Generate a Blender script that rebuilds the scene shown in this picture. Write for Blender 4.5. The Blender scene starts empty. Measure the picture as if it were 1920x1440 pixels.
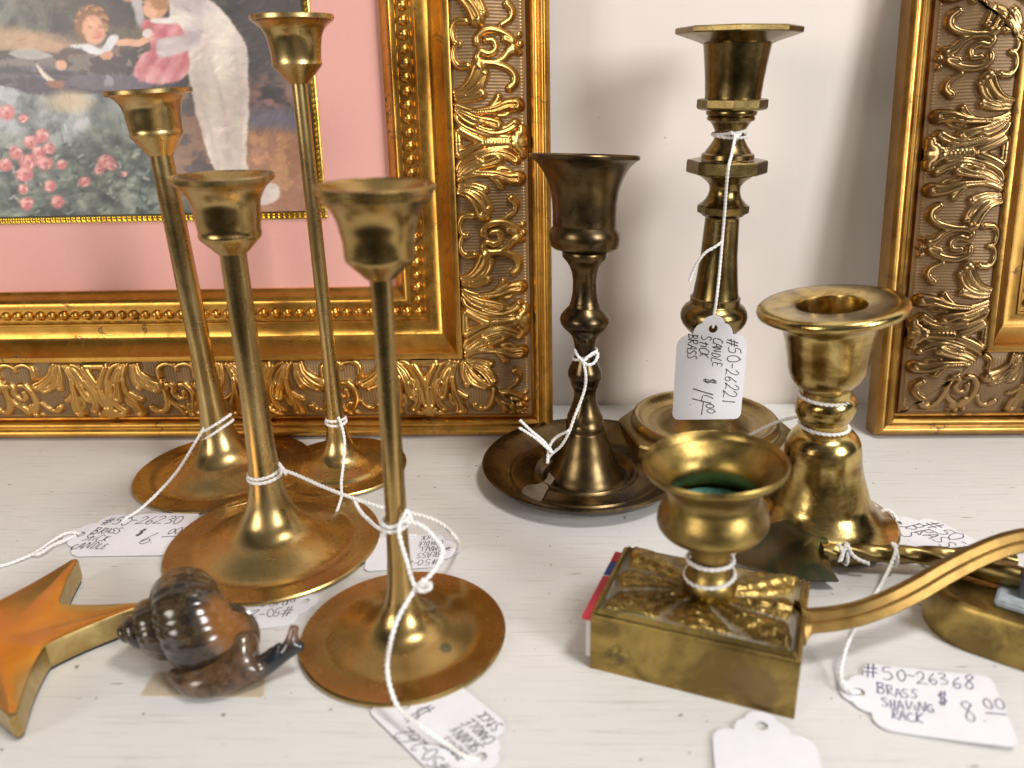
import bpy, bmesh, math, random
import numpy as np
from mathutils import Vector, Matrix, noise as mnoise
random.seed(7); rng = np.random.default_rng(5)
S = bpy.context.scene
COL = S.collection
# ------------------------------------------------------------------ camera
F_PX, PITCH, ROLL, YAW, EYE = 1500.0, 21.0, 1.6, 3.1, 0.194     # focal length in photo pixels, degrees, metres
_p, _r, _y = map(math.radians, (PITCH, ROLL, YAW))
FW = Vector((-math.sin(_y)*math.cos(_p), math.cos(_y)*math.cos(_p), -math.sin(_p)))
_rt = Vector((math.cos(_y), math.sin(_y), 0)); _up = _rt.cross(FW)
RT = math.cos(_r)*_rt - math.sin(_r)*_up
UP = math.sin(_r)*_rt + math.cos(_r)*_up
EYEP = Vector((0, 0, EYE))
cam = bpy.data.cameras.new('camera'); cam_o = bpy.data.objects.new('camera', cam); COL.objects.link(cam_o)
cam_o.matrix_world = Matrix(((RT.x, UP.x, -FW.x, 0), (RT.y, UP.y, -FW.y, 0), (RT.z, UP.z, -FW.z, EYE), (0, 0, 0, 1)))
cam.sensor_width = 36; cam.lens = F_PX*36/1920; cam.clip_start = .01; cam.clip_end = 50
cam.dof.use_dof = True; cam.dof.focus_distance = .400; cam.dof.aperture_fstop = 9.0
S.camera = cam_o
# ------------------------------------------------------------------ light
W = bpy.data.worlds.new('World'); S.world = W; W.use_nodes = True
nt = W.node_tree; nt.nodes.clear()
def _n(t, typ, **kw):
    n = t.nodes.new(typ)
    for k, v in kw.items(): setattr(n, k, v)
    return n
wo = _n(nt, 'ShaderNodeOutputWorld'); wb = _n(nt, 'ShaderNodeBackground'); tc = _n(nt, 'ShaderNodeTexCoord')
sx = _n(nt, 'ShaderNodeSeparateXYZ'); nt.links.new(tc.outputs['Generated'], sx.inputs[0])
rp = _n(nt, 'ShaderNodeValToRGB')                                   # the unlit room: brown floor, dim walls, pale ceiling
mr = _n(nt, 'ShaderNodeMapRange'); mr.inputs[1].default_value = -1; mr.inputs[2].default_value = 1
nt.links.new(sx.outputs[2], mr.inputs[0]); nt.links.new(mr.outputs[0], rp.inputs[0])
cr = rp.color_ramp; cr.elements[0].position = 0; cr.elements[0].color = (.06, .045, .035, 1)
cr.elements[1].position = 1; cr.elements[1].color = (.62, .60, .57, 1)
for pos, c in ((.42, (.12, .10, .08)), (.5, (.40, .36, .32)), (.62, (.52, .48, .44)), (.8, (.55, .53, .50))):
    e = cr.elements.new(pos); e.color = (*c, 1)
ng = _n(nt, 'ShaderNodeMath', operation='MULTIPLY'); ng.inputs[1].default_value = -1; nt.links.new(sx.outputs[1], ng.inputs[0])
at = _n(nt, 'ShaderNodeMath', operation='ARCTAN2'); nt.links.new(sx.outputs[0], at.inputs[0]); nt.links.new(ng.outputs[0], at.inputs[1])
az = _n(nt, 'ShaderNodeMapRange'); az.inputs[1].default_value = -math.pi; az.inputs[2].default_value = math.pi; nt.links.new(at.outputs[0], az.inputs[0])
ar = _n(nt, 'ShaderNodeValToRGB'); nt.links.new(az.outputs[0], ar.inputs[0])   # bright and dark bands shaped to give the brass its reflected stripes
def _az(deg): return (deg+180)/360
stops = [(-180, 1.0), (-112, 1.0), (-92, .9), (-84, .10), (-56, .10), (-50, .55), (-22, .50), (-14, .46), (8, .48), (14, 1.05), (26, 1.7), (44, 1.5), (50, .45), (66, .35), (72, .08), (96, .10), (104, 1.0), (180, 1.0)]
e0 = ar.color_ramp.elements; e0[0].position = _az(stops[0][0]); e0[1].position = 1
for d, v in stops[1:-1]: e = e0.new(_az(d)); e.color = (v, v, v, 1)
e0[0].color = e0[len(e0)-1].color = (1, 1, 1, 1)
nz = _n(nt, 'ShaderNodeTexNoise'); nz.inputs['Scale'].default_value = 2.2; nz.inputs['Detail'].default_value = 3; nt.links.new(tc.outputs['Generated'], nz.inputs['Vector'])
m2 = _n(nt, 'ShaderNodeMapRange'); m2.inputs[1].default_value = .35; m2.inputs[2].default_value = .65; m2.inputs[3].default_value = .6; m2.inputs[4].default_value = 1.3
nt.links.new(nz.outputs['Fac'], m2.inputs[0])
mu = _n(nt, 'ShaderNodeMixRGB', blend_type='MULTIPLY'); mu.inputs[0].default_value = 1
nt.links.new(rp.outputs[0], mu.inputs[1]); nt.links.new(m2.outputs[0], mu.inputs[2])
mv = _n(nt, 'ShaderNodeMixRGB', blend_type='MULTIPLY'); mv.inputs[0].default_value = 1
nt.links.new(mu.outputs[0], mv.inputs[1]); nt.links.new(ar.outputs[0], mv.inputs[2]); nt.links.new(mv.outputs[0], wb.inputs[0])
wb.inputs[1].default_value = .46; nt.links.new(wb.outputs[0], wo.inputs[0])
def area(name, loc, target, sx_, sy_, power, color):
    l = bpy.data.lights.new(name, 'AREA'); l.shape = 'RECTANGLE'; l.size = sx_; l.size_y = sy_; l.energy = power; l.color = color
    o = bpy.data.objects.new(name, l); COL.objects.link(o); o.location = loc
    o.rotation_euler = (Vector(target)-Vector(loc)).to_track_quat('-Z', 'Y').to_euler()
    return o
area('ceiling_lamp', (.42, .02, 1.15), (0, .36, .02), .26, .18, 8.0, (1, .96, .92))
area('window_light', (1.05, -.72, .66), (.05, .4, .08), .40, .60, 18.5, (.97, .97, .97))
area('left_fill', (-1.10, -.80, .50), (0, .4, .06), .50, .60, 9.5, (1, .93, .84))  # fill light added on the left to brighten the lower wall
S.view_settings.view_transform = 'Standard'; S.view_settings.look = 'None'; S.view_settings.gamma = 1
S.view_settings.exposure = 0.0
S.render.engine = 'CYCLES'
# ------------------------------------------------------------------ geometry helpers
def ray(x, y): return (x-960)/F_PX*RT - (y-720)/F_PX*UP + FW
def at_z(x, y, z=0.0): d = ray(x, y); return EYEP + d*((z-EYE)/d.z)      # point of the photo on a horizontal plane
def at_y(x, y, Y): d = ray(x, y); return EYEP + d*(Y/d.y)
def at_d(x, y, d): return EYEP + ray(x, y)*d
def depth(P): return (Vector(P)-EYEP).dot(FW)
def proj(P):
    d = Vector(P)-EYEP; z = d.dot(FW); return 960+F_PX*d.dot(RT)/z, 720-F_PX*d.dot(UP)/z
def tag_thing(o, label, cat, group=None):
    o['label'] = label; o['category'] = cat
    if group: o['group'] = group
    return o
def empty(name, loc, label, cat, group=None):
    o = bpy.data.objects.new(name, None); COL.objects.link(o); o.location = loc; o.empty_display_size = .01
    return tag_thing(o, label, cat, group)
def link(name, me, mat=None, parent=None, smooth=40):
    o = bpy.data.objects.new(name, me); COL.objects.link(o)
    if mat: me.materials.append(mat)
    if smooth:
        me.polygons.foreach_set('use_smooth', [True]*len(me.polygons)); me.set_sharp_from_angle(angle=math.radians(smooth))
    if parent:
        o.parent = parent
        if parent.parent is None: o.matrix_parent_inverse = Matrix.Translation(-parent.location)   # meshes are built in world coordinates
    return o
def mesh(name, v, f):
    me = bpy.data.meshes.new(name); me.from_pydata([tuple(p) for p in v], [], f); me.update(); return me
def bm_mesh(name, bm):
    bmesh.ops.recalc_face_normals(bm, faces=bm.faces[:]); me = bpy.data.meshes.new(name); bm.to_mesh(me); bm.free(); return me
def catmull(pts, n=8, closed=False):
    P = [Vector(p) for p in pts]; out = []; m = len(P)
    for i in range(m if closed else m-1):
        if closed: a, b, c, d = P[(i-1) % m], P[i], P[(i+1) % m], P[(i+2) % m]
        else: a, b, c, d = P[max(i-1, 0)], P[i], P[i+1], P[min(i+2, m-1)]
        for k in range(n):
            t = k/n; out.append(.5*((2*b)+(c-a)*t+(2*a-5*b+4*c-d)*t*t+(3*b-a-3*c+d)*t**3))
    if not closed: out.append(P[-1])
    return out
def tube_vf(path, rad, seg=8, v0=0, flat=1.0, caps=True):
    """ring sweep; rad number or list"""
    V, Fc = [], []; n = len(path); N = None
    for i, p in enumerate(path):
        t = (path[min(i+1, n-1)]-path[max(i-1, 0)]).normalized()
        if N is None:
            a = Vector((0, 0, 1)) if abs(t.z) < .9 else Vector((1, 0, 0)); N = (a-t*a.dot(t)).normalized()
        else: N = (N-t*N.dot(t)).normalized()
        B = t.cross(N); r = rad[i] if hasattr(rad, '__len__') else rad
        for k in range(seg):
            a = 2*math.pi*k/seg; V.append(p+N*(math.cos(a)*r*flat)+B*(math.sin(a)*r))
    for i in range(n-1):
        for k in range(seg):
            a, b = i*seg+k, i*seg+(k+1) % seg; Fc.append((v0+a, v0+b, v0+b+seg, v0+a+seg))
    if caps: Fc.append(tuple(v0+k for k in range(seg))[::-1]); Fc.append(tuple(v0+(n-1)*seg+k for k in range(seg)))
    return V, Fc
def lathe(name, prof, axis, seg=96, mat=None, parent=None, facets=0, phase=0.0, smooth=35, flat_to=0.018, tilt=(0, 0), cap=True, wob=0.0):
    """prof [(r,z)]; axis (B, lean vector per metre of height): the stem may lean while its foot stays flat"""
    B, lean = axis; V, Fc = [], []; n = len(prof); seg = facets or seg
    for (r, z) in prof:
        w = min(max((z-.004)/flat_to, 0), 1); w = w*w*(3-2*w)
        tx, ty = lean.x*w+tilt[0]*w, lean.y*w+tilt[1]*w
        c = Vector((B.x+lean.x*z, B.y+lean.y*z, B.z+z))
        for k in range(seg):
            a = 2*math.pi*k/seg+phase; x, y = r*math.cos(a), r*math.sin(a)
            if wob: q = 1+wob*mnoise.noise(Vector((math.cos(a)*1.2, math.sin(a)*1.2, z*40))); x *= q; y *= q
            V.append(c+Vector((x, y, -tx*x-ty*y)))
    for i in range(n-1):
        for k in range(seg):
            a, b = i*seg+k, i*seg+(k+1) % seg; Fc.append((a, b, b+seg, a+seg))
    if cap: Fc.append(tuple(range(seg))[::-1]); Fc.append(tuple((n-1)*seg+k for k in range(seg)))
    return link(name, mesh(name, V, Fc), mat, parent, smooth)
def smooth_prof(p, n=5):
    return [(max(q.x, .0001), q.y) for q in (Vector((a, b)) for a, b in [(v.x, v.y) for v in catmull([(r, z, 0) for r, z in p], n)])]
class Axis:
    """a candlestick's axis, foot on the shelf and top known from the photo; turns silhouette readings into (radius, height)"""
    def __init__(s, foot, top, z0=0.0):
        s.B = at_z(*foot, z0); T = at_y(*top, s.B.y); s.h = T.z-s.B.z; s.lean = Vector((T.x-s.B.x, T.y-s.B.y))/s.h
    def point(s, z): return Vector((s.B.x+s.lean.x*z, s.B.y+s.lean.y*z, s.B.z+z))
    def z_at(s, py):
        a, b = -.02, s.h*1.2
        for _ in range(50):
            m = (a+b)/2
            if proj(s.point(m))[1] > py: a = m
            else: b = m
        return (a+b)/2
    def sil(s, rows):
        out = []
        for py, hw in rows: z = s.z_at(py); out.append((hw/F_PX*depth(s.point(z)), z))
        return out
    @property
    def ax(s): return (s.B, s.lean)
# ------------------------------------------------------------------ materials
def mat_new(name):
    m = bpy.data.materials.new(name); m.use_nodes = True; t = m.node_tree
    return m, t, t.nodes['Principled BSDF']
def L(t, a, b): t.links.new(a, b)
def noise(t, scale, detail=4, rough=.6, vec=None, dist=0.0):
    n = _n(t, 'ShaderNodeTexNoise'); n.inputs['Scale'].default_value = scale; n.inputs['Detail'].default_value = detail
    n.inputs['Roughness'].default_value = rough; n.inputs['Distortion'].default_value = dist
    if vec is None:
        c = _n(t, 'ShaderNodeTexCoord'); vec = c.outputs['Object']
    L(t, vec, n.inputs['Vector']); return n.outputs['Fac']
def vec_scaled(t, s):
    c = _n(t, 'ShaderNodeTexCoord'); m = _n(t, 'ShaderNodeMapping'); m.inputs['Scale'].default_value = s; L(t, c.outputs['Object'], m.inputs[0]); return m.outputs[0]
def ramp(t, fac, stops):
    r = _n(t, 'ShaderNodeValToRGB'); L(t, fac, r.inputs[0]); e = r.color_ramp.elements
    while len(e) < len(stops): e.new(.5)
    for i, (p, c) in enumerate(stops): e[i].position = p; e[i].color = (c, c, c, 1) if isinstance(c, (int, float)) else (*c, 1)
    return r.outputs[0]
def mix(t, fac, a, b, mode='MIX'):
    m = _n(t, 'ShaderNodeMixRGB', blend_type=mode)
    for s, v in ((0, fac), (1, a), (2, b)):
        if isinstance(v, (int, float)): m.inputs[s].default_value = v if s == 0 else (v, v, v, 1)
        elif isinstance(v, tuple): m.inputs[s].default_value = (*v, 1)
        else: L(t, v, m.inputs[s])
    return m.outputs[0]
def bump(t, b, h, strength=.2, dist=.0005):
    n = _n(t, 'ShaderNodeBump'); n.inputs['Strength'].default_value = strength; n.inputs['Distance'].default_value = dist
    L(t, h, n.inputs['Height']); L(t, n.outputs[0], b.inputs['Normal'])
def brass(name, light, dark, rough=(.2, .36), scale=40, spots=.0, spotcol=(.05, .035, .015), brushed=0.0, bmp=.08, contrast=(.35, .65)):
    m, t, b = mat_new(name)
    n1 = noise(t, scale, 6, .65, dist=.6); c = mix(t, ramp(t, n1, [(contrast[0], 0.), (contrast[1], 1.)]), dark, light)
    n2 = noise(t, scale*6, 5, .7)
    metal = None
    if spots:
        sp = ramp(t, noise(t, scale*3.2, 6, .75, dist=.4), [(.5+.25*(1-spots), 0.), (.56+.25*(1-spots), 1.)])
        c = mix(t, sp, c, spotcol); metal = ramp(t, sp, [(0, 1.), (1, .35)])
    L(t, c, b.inputs['Base Color'])
    if metal is not None: L(t, metal, b.inputs['Metallic'])
    else: b.inputs['Metallic'].default_value = 1
    mrn = _n(t, 'ShaderNodeMapRange'); mrn.inputs[1].default_value = .3; mrn.inputs[2].default_value = .7; mrn.inputs[3].default_value = rough[0]; mrn.inputs[4].default_value = rough[1]
    L(t, mix(t, .5, n1, n2), mrn.inputs[0]); L(t, mrn.outputs[0], b.inputs['Roughness'])
    if brushed:
        b.inputs['Anisotropic'].default_value = brushed
        tn = _n(t, 'ShaderNodeTangent', direction_type='RADIAL', axis='Z'); L(t, tn.outputs[0], b.inputs['Tangent'])
        n2 = mix(t, .6, n2, noise(t, 1, 3, .6, vec_scaled(t, (30, 30, 2200))))
    bump(t, b, n2, bmp, .0004)
    return m
M_TULIP = brass('lacquered_brass', (.56, .41, .185), (.42, .28, .105), (.22, .34), 30, .12, (.16, .09, .03), brushed=.45, bmp=.06)
M_TULIP2 = brass('amber_lacquered_brass', (.50, .350, .135), (.37, .240, .085), (.20, .32), 30, .1, (.14, .08, .03), brushed=.35, bmp=.06)
M_DARK = brass('tarnished_bronze', (.165, .112, .048), (.062, .044, .027), (.22, .38), 46, .30, (.27, .20, .06), bmp=.05)
M_HEX = brass('old_dark_brass', (.30, .22, .085), (.145, .10, .038), (.18, .32), 55, .2, (.07, .05, .02), bmp=.08)
M_BELL = brass('polished_old_brass', (.64, .48, .18), (.26, .165, .05), (.12, .28), 66, .50, (.13, .075, .025), bmp=.2, contrast=(.38, .6))
M_MATCH = brass('dull_olive_brass', (.40, .28, .085), (.19, .13, .045), (.30, .46), 50, .30, (.07, .055, .03), bmp=.2, contrast=(.40, .60))
M_HANDLE = brass('brown_brass', (.25, .155, .047), (.15, .09, .03), (.34, .46), 60, .1, (.07, .05, .03), bmp=.1)
M_STAR = brass('copper_toned_brass', (.68, .45, .17), (.58, .33, .10), (.16, .28), 34, .0, bmp=.08)
M_STARSIDE = brass('pale_brass_edge', (.60, .45, .19), (.38, .26, .09), (.26, .4), 60, .1, (.1, .07, .03), bmp=.2)
M_LEAF = brass('verdigris_brass', (.13, .09, .045), (.022, .045, .032), (.26, .38), 45, .1, (.02, .06, .05), bmp=.05)
M_XBASE = brass('dull_brown_brass', (.44, .32, .14), (.30, .21, .085), (.24, .38), 50, .15, (.09, .06, .03), bmp=.1)
M_ROD = brass('twisted_brass', (.27, .195, .07), (.15, .105, .038), (.25, .36), 50, .1, bmp=.1)

def simple(name, col, rough=.6, bmp=.0, scale=200, var=.0, metal=0.0):
    m, t, b = mat_new(name); b.inputs['Roughness'].default_value = rough; b.inputs['Metallic'].default_value = metal
    n = noise(t, scale, 5)
    if var: L(t, mix(t, ramp(t, n, [(.3, 0.), (.7, 1.)]), tuple(x*(1-var) for x in col), tuple(min(1, x*(1+var)) for x in col)), b.inputs['Base Color'])
    else: b.inputs['Base Color'].default_value = (*col, 1)
    if bmp: bump(t, b, n, bmp, .0003)
    return m
M_CARD = simple('tag_card', (.78, .775, .815), .75, .12, 120, .03)
M_INK = simple('pen_ink', (.015, .015, .03), .5)
M_STRING = simple('cotton_string', (.84, .82, .80), .95, .5, 1500, .08)
M_STRING.node_tree.nodes['Principled BSDF'].inputs['Sheen Weight'].default_value = .3
M_INKBLUE = simple('violet_pen_ink', (.05, .035, .14), .5)
M_SLIP = simple('yellowed_paper', (.84, .74, .57), .8, .05, 300, .04)
M_FELT = simple('dark_felt', (.012, .014, .02), .9)
M_GREY = simple('dark_grey_metal', (.075, .075, .085), .5, .3, 250, .35, .3)
M_RESIDUE = simple('pale_grey_residue', (.34, .38, .40), .7, .4, 300, .25)

def mat_wall():
    m, t, b = mat_new('painted_wall'); b.inputs['Roughness'].default_value = .55
    n = noise(t, 7, 3); c = mix(t, n, (.715, .64, .585), (.75, .68, .625))
    st = noise(t, 1, 5, .6, vec_scaled(t, (190, 10, 22)))
    c = mix(t, ramp(t, noise(t, 60, 3, .8), [(.735, 0.), (.75, .55)]), c, (.30, .22, .17))
    L(t, c, b.inputs['Base Color']); bump(t, b, st, .14, .0006); return m
def mat_shelf():
    m, t, b = mat_new('painted_shelf_wood'); b.inputs['Roughness'].default_value = .42
    c = mix(t, noise(t, 9, 4), (.675, .66, .635), (.72, .71, .69))
    grain = noise(t, 1, 6, .7, vec_scaled(t, (26, 620, 60)))
    c = mix(t, ramp(t, grain, [(.54, 0.), (.70, .6)]), c, (.44, .40, .35))
    sp = ramp(t, noise(t, 260, 2, .5), [(.725, 0.), (.755, .8)]); c = mix(t, sp, c, (.14, .11, .08))          # dirt specks
    dn = ramp(t, noise(t, 1, 3, .6, vec_scaled(t, (70, 460, 60))), [(.70, 0.), (.735, .7)]); c = mix(t, dn, c, (.17, .13, .1))   # dents, scratches along the grain
    wh = ramp(t, noise(t, 1, 2, .6, vec_scaled(t, (60, 190, 60))), [(.74, 0.), (.76, .8)]); c = mix(t, wh, c, (.86, .85, .83))
    L(t, c, b.inputs['Base Color'])
    bump(t, b, mix(t, .5, grain, noise(t, 1, 5, .7, vec_scaled(t, (60, 1500, 60)))), 0.5, .0007); return m
def attr(t, name):
    a = _n(t, 'ShaderNodeAttribute'); a.attribute_name = name; return a
def mat_gilt(name, light, dark, crack=True, relief=False, rough=(.26, .42)):
    m, t, b = mat_new(name)
    n1 = noise(t, 26, 5, .7, dist=.5); n2 = noise(t, 160, 5, .7)
    c = mix(t, ramp(t, n1, [(.33, 0.), (.68, 1.)]), dark, light)
    wear = ramp(t, noise(t, 48, 9, .82, dist=1.2), [(.57, 0.), (.66, .9)]) if crack else None
    rust = (.055, .026, .01)
    if crack:
        v = _n(t, 'ShaderNodeTexVoronoi', feature='DISTANCE_TO_EDGE'); v.inputs['Scale'].default_value = 34
        co = _n(t, 'ShaderNodeTexCoord'); wob = _n(t, 'ShaderNodeTexNoise'); wob.inputs['Scale'].default_value = 60; wob.inputs['Detail'].default_value = 4
        L(t, co.outputs['Object'], wob.inputs['Vector'])
        vm = _n(t, 'ShaderNodeVectorMath', operation='MULTIPLY_ADD'); vm.inputs[1].default_value = (.03, .03, .03); L(t, wob.outputs['Color'], vm.inputs[0]); L(t, co.outputs['Object'], vm.inputs[2]); L(t, vm.outputs[0], v.inputs['Vector'])
        cr_ = ramp(t, v.outputs['Distance'], [(.0, 1.), (.016, 0.)])
        cr_ = mix(t, 1.0, cr_, ramp(t, noise(t, 30, 3), [(.5, 0.), (.6, 1.)]), 'MULTIPLY')
        wear = mix(t, 1.0, wear, cr_, 'LIGHTEN')
        c = mix(t, wear, c, rust)
    mt = None
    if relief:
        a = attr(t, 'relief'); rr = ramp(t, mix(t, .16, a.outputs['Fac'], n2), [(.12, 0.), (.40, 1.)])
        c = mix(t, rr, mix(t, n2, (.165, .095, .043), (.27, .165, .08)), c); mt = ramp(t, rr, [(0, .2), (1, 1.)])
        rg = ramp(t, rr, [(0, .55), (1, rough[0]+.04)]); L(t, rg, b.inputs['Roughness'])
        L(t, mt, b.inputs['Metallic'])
    else:
        if crack: L(t, ramp(t, wear, [(0, 1.), (1, .2)]), b.inputs['Metallic'])
        else: b.inputs['Metallic'].default_value = 1
        L(t, ramp(t, n2, [(.3, rough[0]), (.7, rough[1])]), b.inputs['Roughness'])
    L(t, c, b.inputs['Base Color']); bump(t, b, n2, .12, .0004)
    return m
M_GILT = mat_gilt('gold_leaf', (.74, .42, .095), (.46, .225, .04))
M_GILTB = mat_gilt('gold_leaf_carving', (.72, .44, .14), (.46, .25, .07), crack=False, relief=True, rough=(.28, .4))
M_GILT2 = mat_gilt('dimmed_antique_gold', (.50, .29, .08), (.31, .16, .038))  # antique gold, darkened further so the colour carries this frame's shading
M_GILT2B = mat_gilt('dimmed_antique_carving', (.40, .265, .125), (.26, .155, .06), crack=False, relief=True, rough=(.26, .4))  # browner carving, also lowered in tone to hold some of the shading
M_RAW = simple('brown_frame_side', (.17, .105, .075), .6, .2, 120, .2)
M_MATPINK = simple('pink_mat_board', (.74, .385, .335), .8, .06, 500, .02)
M_FILLET = mat_gilt('bright_gold_fillet', (.80, .62, .17), (.56, .38, .06), crack=False, rough=(.2, .3))
def mat_print():
    m, t, b = mat_new('printed_picture'); a = attr(t, 'paint'); L(t, a.outputs['Color'], b.inputs['Base Color']); b.inputs['Roughness'].default_value = .5
    bump(t, b, noise(t, 700, 3), .06, .0003); return m
M_PRINT = mat_print()
def mat_glass():
    m = bpy.data.materials.new('picture_glass'); m.use_nodes = True; t = m.node_tree; t.nodes.clear()
    o = _n(t, 'ShaderNodeOutputMaterial'); tr = _n(t, 'ShaderNodeBsdfTransparent'); gl = _n(t, 'ShaderNodeBsdfGlossy'); gl.inputs['Roughness'].default_value = .22
    lw = _n(t, 'ShaderNodeLayerWeight'); lw.inputs['Blend'].default_value = .5; pw = _n(t, 'ShaderNodeMath', operation='POWER'); pw.inputs[1].default_value = 5
    L(t, lw.outputs['Facing'], pw.inputs[0]); fr = _n(t, 'ShaderNodeMath', operation='MULTIPLY_ADD'); fr.inputs[1].default_value = .5; fr.inputs[2].default_value = .014; L(t, pw.outputs[0], fr.inputs[0]); mx = _n(t, 'ShaderNodeMixShader')
    L(t, fr.outputs[0], mx.inputs[0]); L(t, tr.outputs[0], mx.inputs[1]); L(t, gl.outputs[0], mx.inputs[2]); L(t, mx.outputs[0], o.inputs[0]); return m
M_GLASS = mat_glass()
# ------------------------------------------------------------------ shelf and wall
def structure(o): o['kind'] = 'structure'; return o
WALL_Y = .4685
def slab(name, lo, hi, mat):
    bm = bmesh.new(); bmesh.ops.create_cube(bm, size=1)
    for v in bm.verts: v.co = Vector([lo[i]+(hi[i]-lo[i])*(v.co[i]+.5) for i in range(3)])
    bmesh.ops.bevel(bm, geom=bm.edges[:], offset=.002, segments=3, affect='EDGES')
    return structure(link(name, bm_mesh(name, bm), mat))
slab('shelf', (-1.1, .105, -.03), (1.1, WALL_Y-.0006, 0), mat_shelf())
slab('wall', (-1.1, WALL_Y, -.4), (1.1, WALL_Y+.04, .9), mat_wall())
# ------------------------------------------------------------------ picture frames
BAND0, BAND1 = .0120, .0485
def arc(a, b, n, bulge):
    """points from a to b (v,n) pushed out by bulge"""
    out = []
    for i in range(n+1):
        s = i/n; out.append((a[0]+(b[0]-a[0])*s, a[1]+(b[1]-a[1])*s+bulge*math.sin(math.pi*s)))
    return out
PROF_OUT = [(0, 0), (0, .0125)] + arc((.0006, .0132), (.0050, .0140), 6, .0016) + arc((.0058, .0136), (.0100, .0130), 6, .0016) + [(.0105, .0095), (.0118, .0095), (.0120, .0118)]
PROF_COVE = [(.0485, .0238), (.0490, .0252), (.0500, .0256), (.0518, .0256), (.0526, .0246)] + arc((.0530, .0236), (.0672, .0150), 12, -.0034) + [(.0676, .0158), (.0686, .0158), (.0690, .0146), (.0700, .0140), (.0770, .0140), (.0772, .0146)]
PROF_LIP = arc((.0772, .0148), (.0840, .0100), 8, .0018) + [(.0860, .0084), (.0862, .0030)]
# carved band: acanthus leaves and scrolls drawn as strokes in a tile (u along the rail, a across it, from the inner edge out), millimetres
K = .0768
def st(pts, w0, w1, amp=1.0, groove=0): return ([((y-560)*K, (x-62)*K) for x, y in pts], w0*K*1.3, w1*K*1.35, amp, groove)
SCROLL = [st([(425, 290), (462, 325), (462, 375), (420, 415), (340, 440), (262, 447), (230, 478), (252, 512), (300, 500), (345, 530), (335, 578), (285, 578)], 24, 17, 1),
          st([(232, 560), (235, 605), (295, 642), (375, 636), (445, 602), (455, 575), (405, 590)], 20, 22, 1),
          st([(320, 440), (390, 472), (430, 515), (465, 530)], 14, 30, 1), st([(375, 668), (440, 710), (455, 760), (425, 800)], 14, 24, 1),
          st([(494, 510), (496, 512)], 16, 16, .8), st([(503, 562), (505, 566)], 18, 18, .9), st([(494, 618), (500, 622)], 16, 16, .8)]
HALF = [st([(172, 690), (105, 692), (72, 640), (84, 575), (122, 556)], 22, 14, .95),
        st([(66, 850), (140, 830), (200, 770), (235, 700)], 16, 40, 1.1, 1), st([(70, 872), (170, 862), (240, 815), (275, 735)], 14, 26, 1.0, 1),
        st([(75, 892), (170, 893), (258, 862)], 14, 26, .9, 1), st([(70, 925), (160, 962), (270, 965), (330, 920), (358, 880)], 15, 22, .9),
        st([(180, 972), (320, 962), (410, 932), (478, 930)], 16, 40, 1.15, 1), st([(330, 992), (395, 996), (445, 955)], 14, 14, .7),
        st([(75, 950), (130, 1010), (200, 1045), (235, 1035)], 16, 24, .95, 1), st([(95, 962), (200, 1012), (290, 1035), (350, 1058)], 14, 34, 1.05, 1),
        st([(200, 1062), (310, 1098), (400, 1085), (465, 1045)], 16, 28, 1.05, 1), st([(70, 985), (95, 1040), (170, 1085), (280, 1118), (420, 1132)], 14, 16, .8),
        st([(85, 1080), (160, 1122), (250, 1160)], 26, 22, 1.1), st([(82, 1075), (84, 1160)], 22, 26, 1.0),
        st([(250, 1160), (440, 1160)], 22, 18, .9), st([(505, 1075), (500, 1110), (478, 1130), (470, 1165)], 24, 34, 1.0), st([(440, 1150), (515, 1160)], 30, 34, 1.0)]
PER = 1210*K; BW = 36.5
NU, NA = 380, 150
def build_tile():
    uu, aa = np.meshgrid(np.linspace(0, PER, NU, endpoint=False), np.linspace(0, BW, NA), indexing='ij')
    H = np.zeros((NU, NA))
    def stroke(pts, w0, w1, amp, groove, mir):
        q = np.array([(p.x, p.y) for p in catmull([(a, b, 0) for a, b in pts], 10)])
        if mir: q[:, 0] = -q[:, 0]
        n = len(q); ws = np.linspace(w0, w1, n)*np.minimum(1, np.sqrt(np.minimum(np.arange(n)+1.0, (n-np.arange(n))*2.0)/3.0))
        best = np.zeros_like(H)
        for sh in (-PER, 0, PER):
            for (x, y), w in zip(q, ws):
                if x+sh < -4 or x+sh > PER+4: continue
                i0, i1 = int((x+sh-w)/PER*NU)-1, int((x+sh+w)/PER*NU)+2
                i0, i1 = max(i0, 0), min(i1, NU)
                if i0 >= i1: continue
                d = np.hypot(uu[i0:i1]-x-sh, aa[i0:i1]-y)/w
                h = np.sqrt(np.clip(1-d*d, 0, 1))*(.45+.55*w/2.6)
                best[i0:i1] = np.maximum(best[i0:i1], h)
        if groove:
            c = np.zeros_like(H)
            for sh in (-PER, 0, PER):
                for (x, y), w in list(zip(q, ws))[2:-3]:
                    i0, i1 = max(int((x+sh-w)/PER*NU)-1, 0), min(int((x+sh+w)/PER*NU)+2, NU)
                    if i0 >= i1: continue
                    d = np.hypot(uu[i0:i1]-x-sh, aa[i0:i1]-y)/(w*.33)
                    c[i0:i1] = np.maximum(c[i0:i1], np.clip(1-d*d, 0, 1))
            best = best*(1-.35*c)
        np.maximum(H, best*amp, out=H)
    for s in SCROLL: stroke(*s, False)
    for s in HALF: stroke(*s, False); stroke(*s, True)
    return H
TILE = build_tile()
def tile_at(u, a):
    """u, a in mm arrays -> height 0..1.2"""
    x = (u % PER)/PER*NU; y = np.clip(a/BW, 0, 1)*(NA-1.001); i = np.floor(x).astype(int); j = np.floor(y).astype(int); fx, fy = x-i, y-j; i %= NU; i2 = (i+1) % NU
    return TILE[i, j]*(1-fx)*(1-fy)+TILE[i2, j]*fx*(1-fy)+TILE[i, j+1]*(1-fx)*fy+TILE[i2, j+1]*fx*fy
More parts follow.
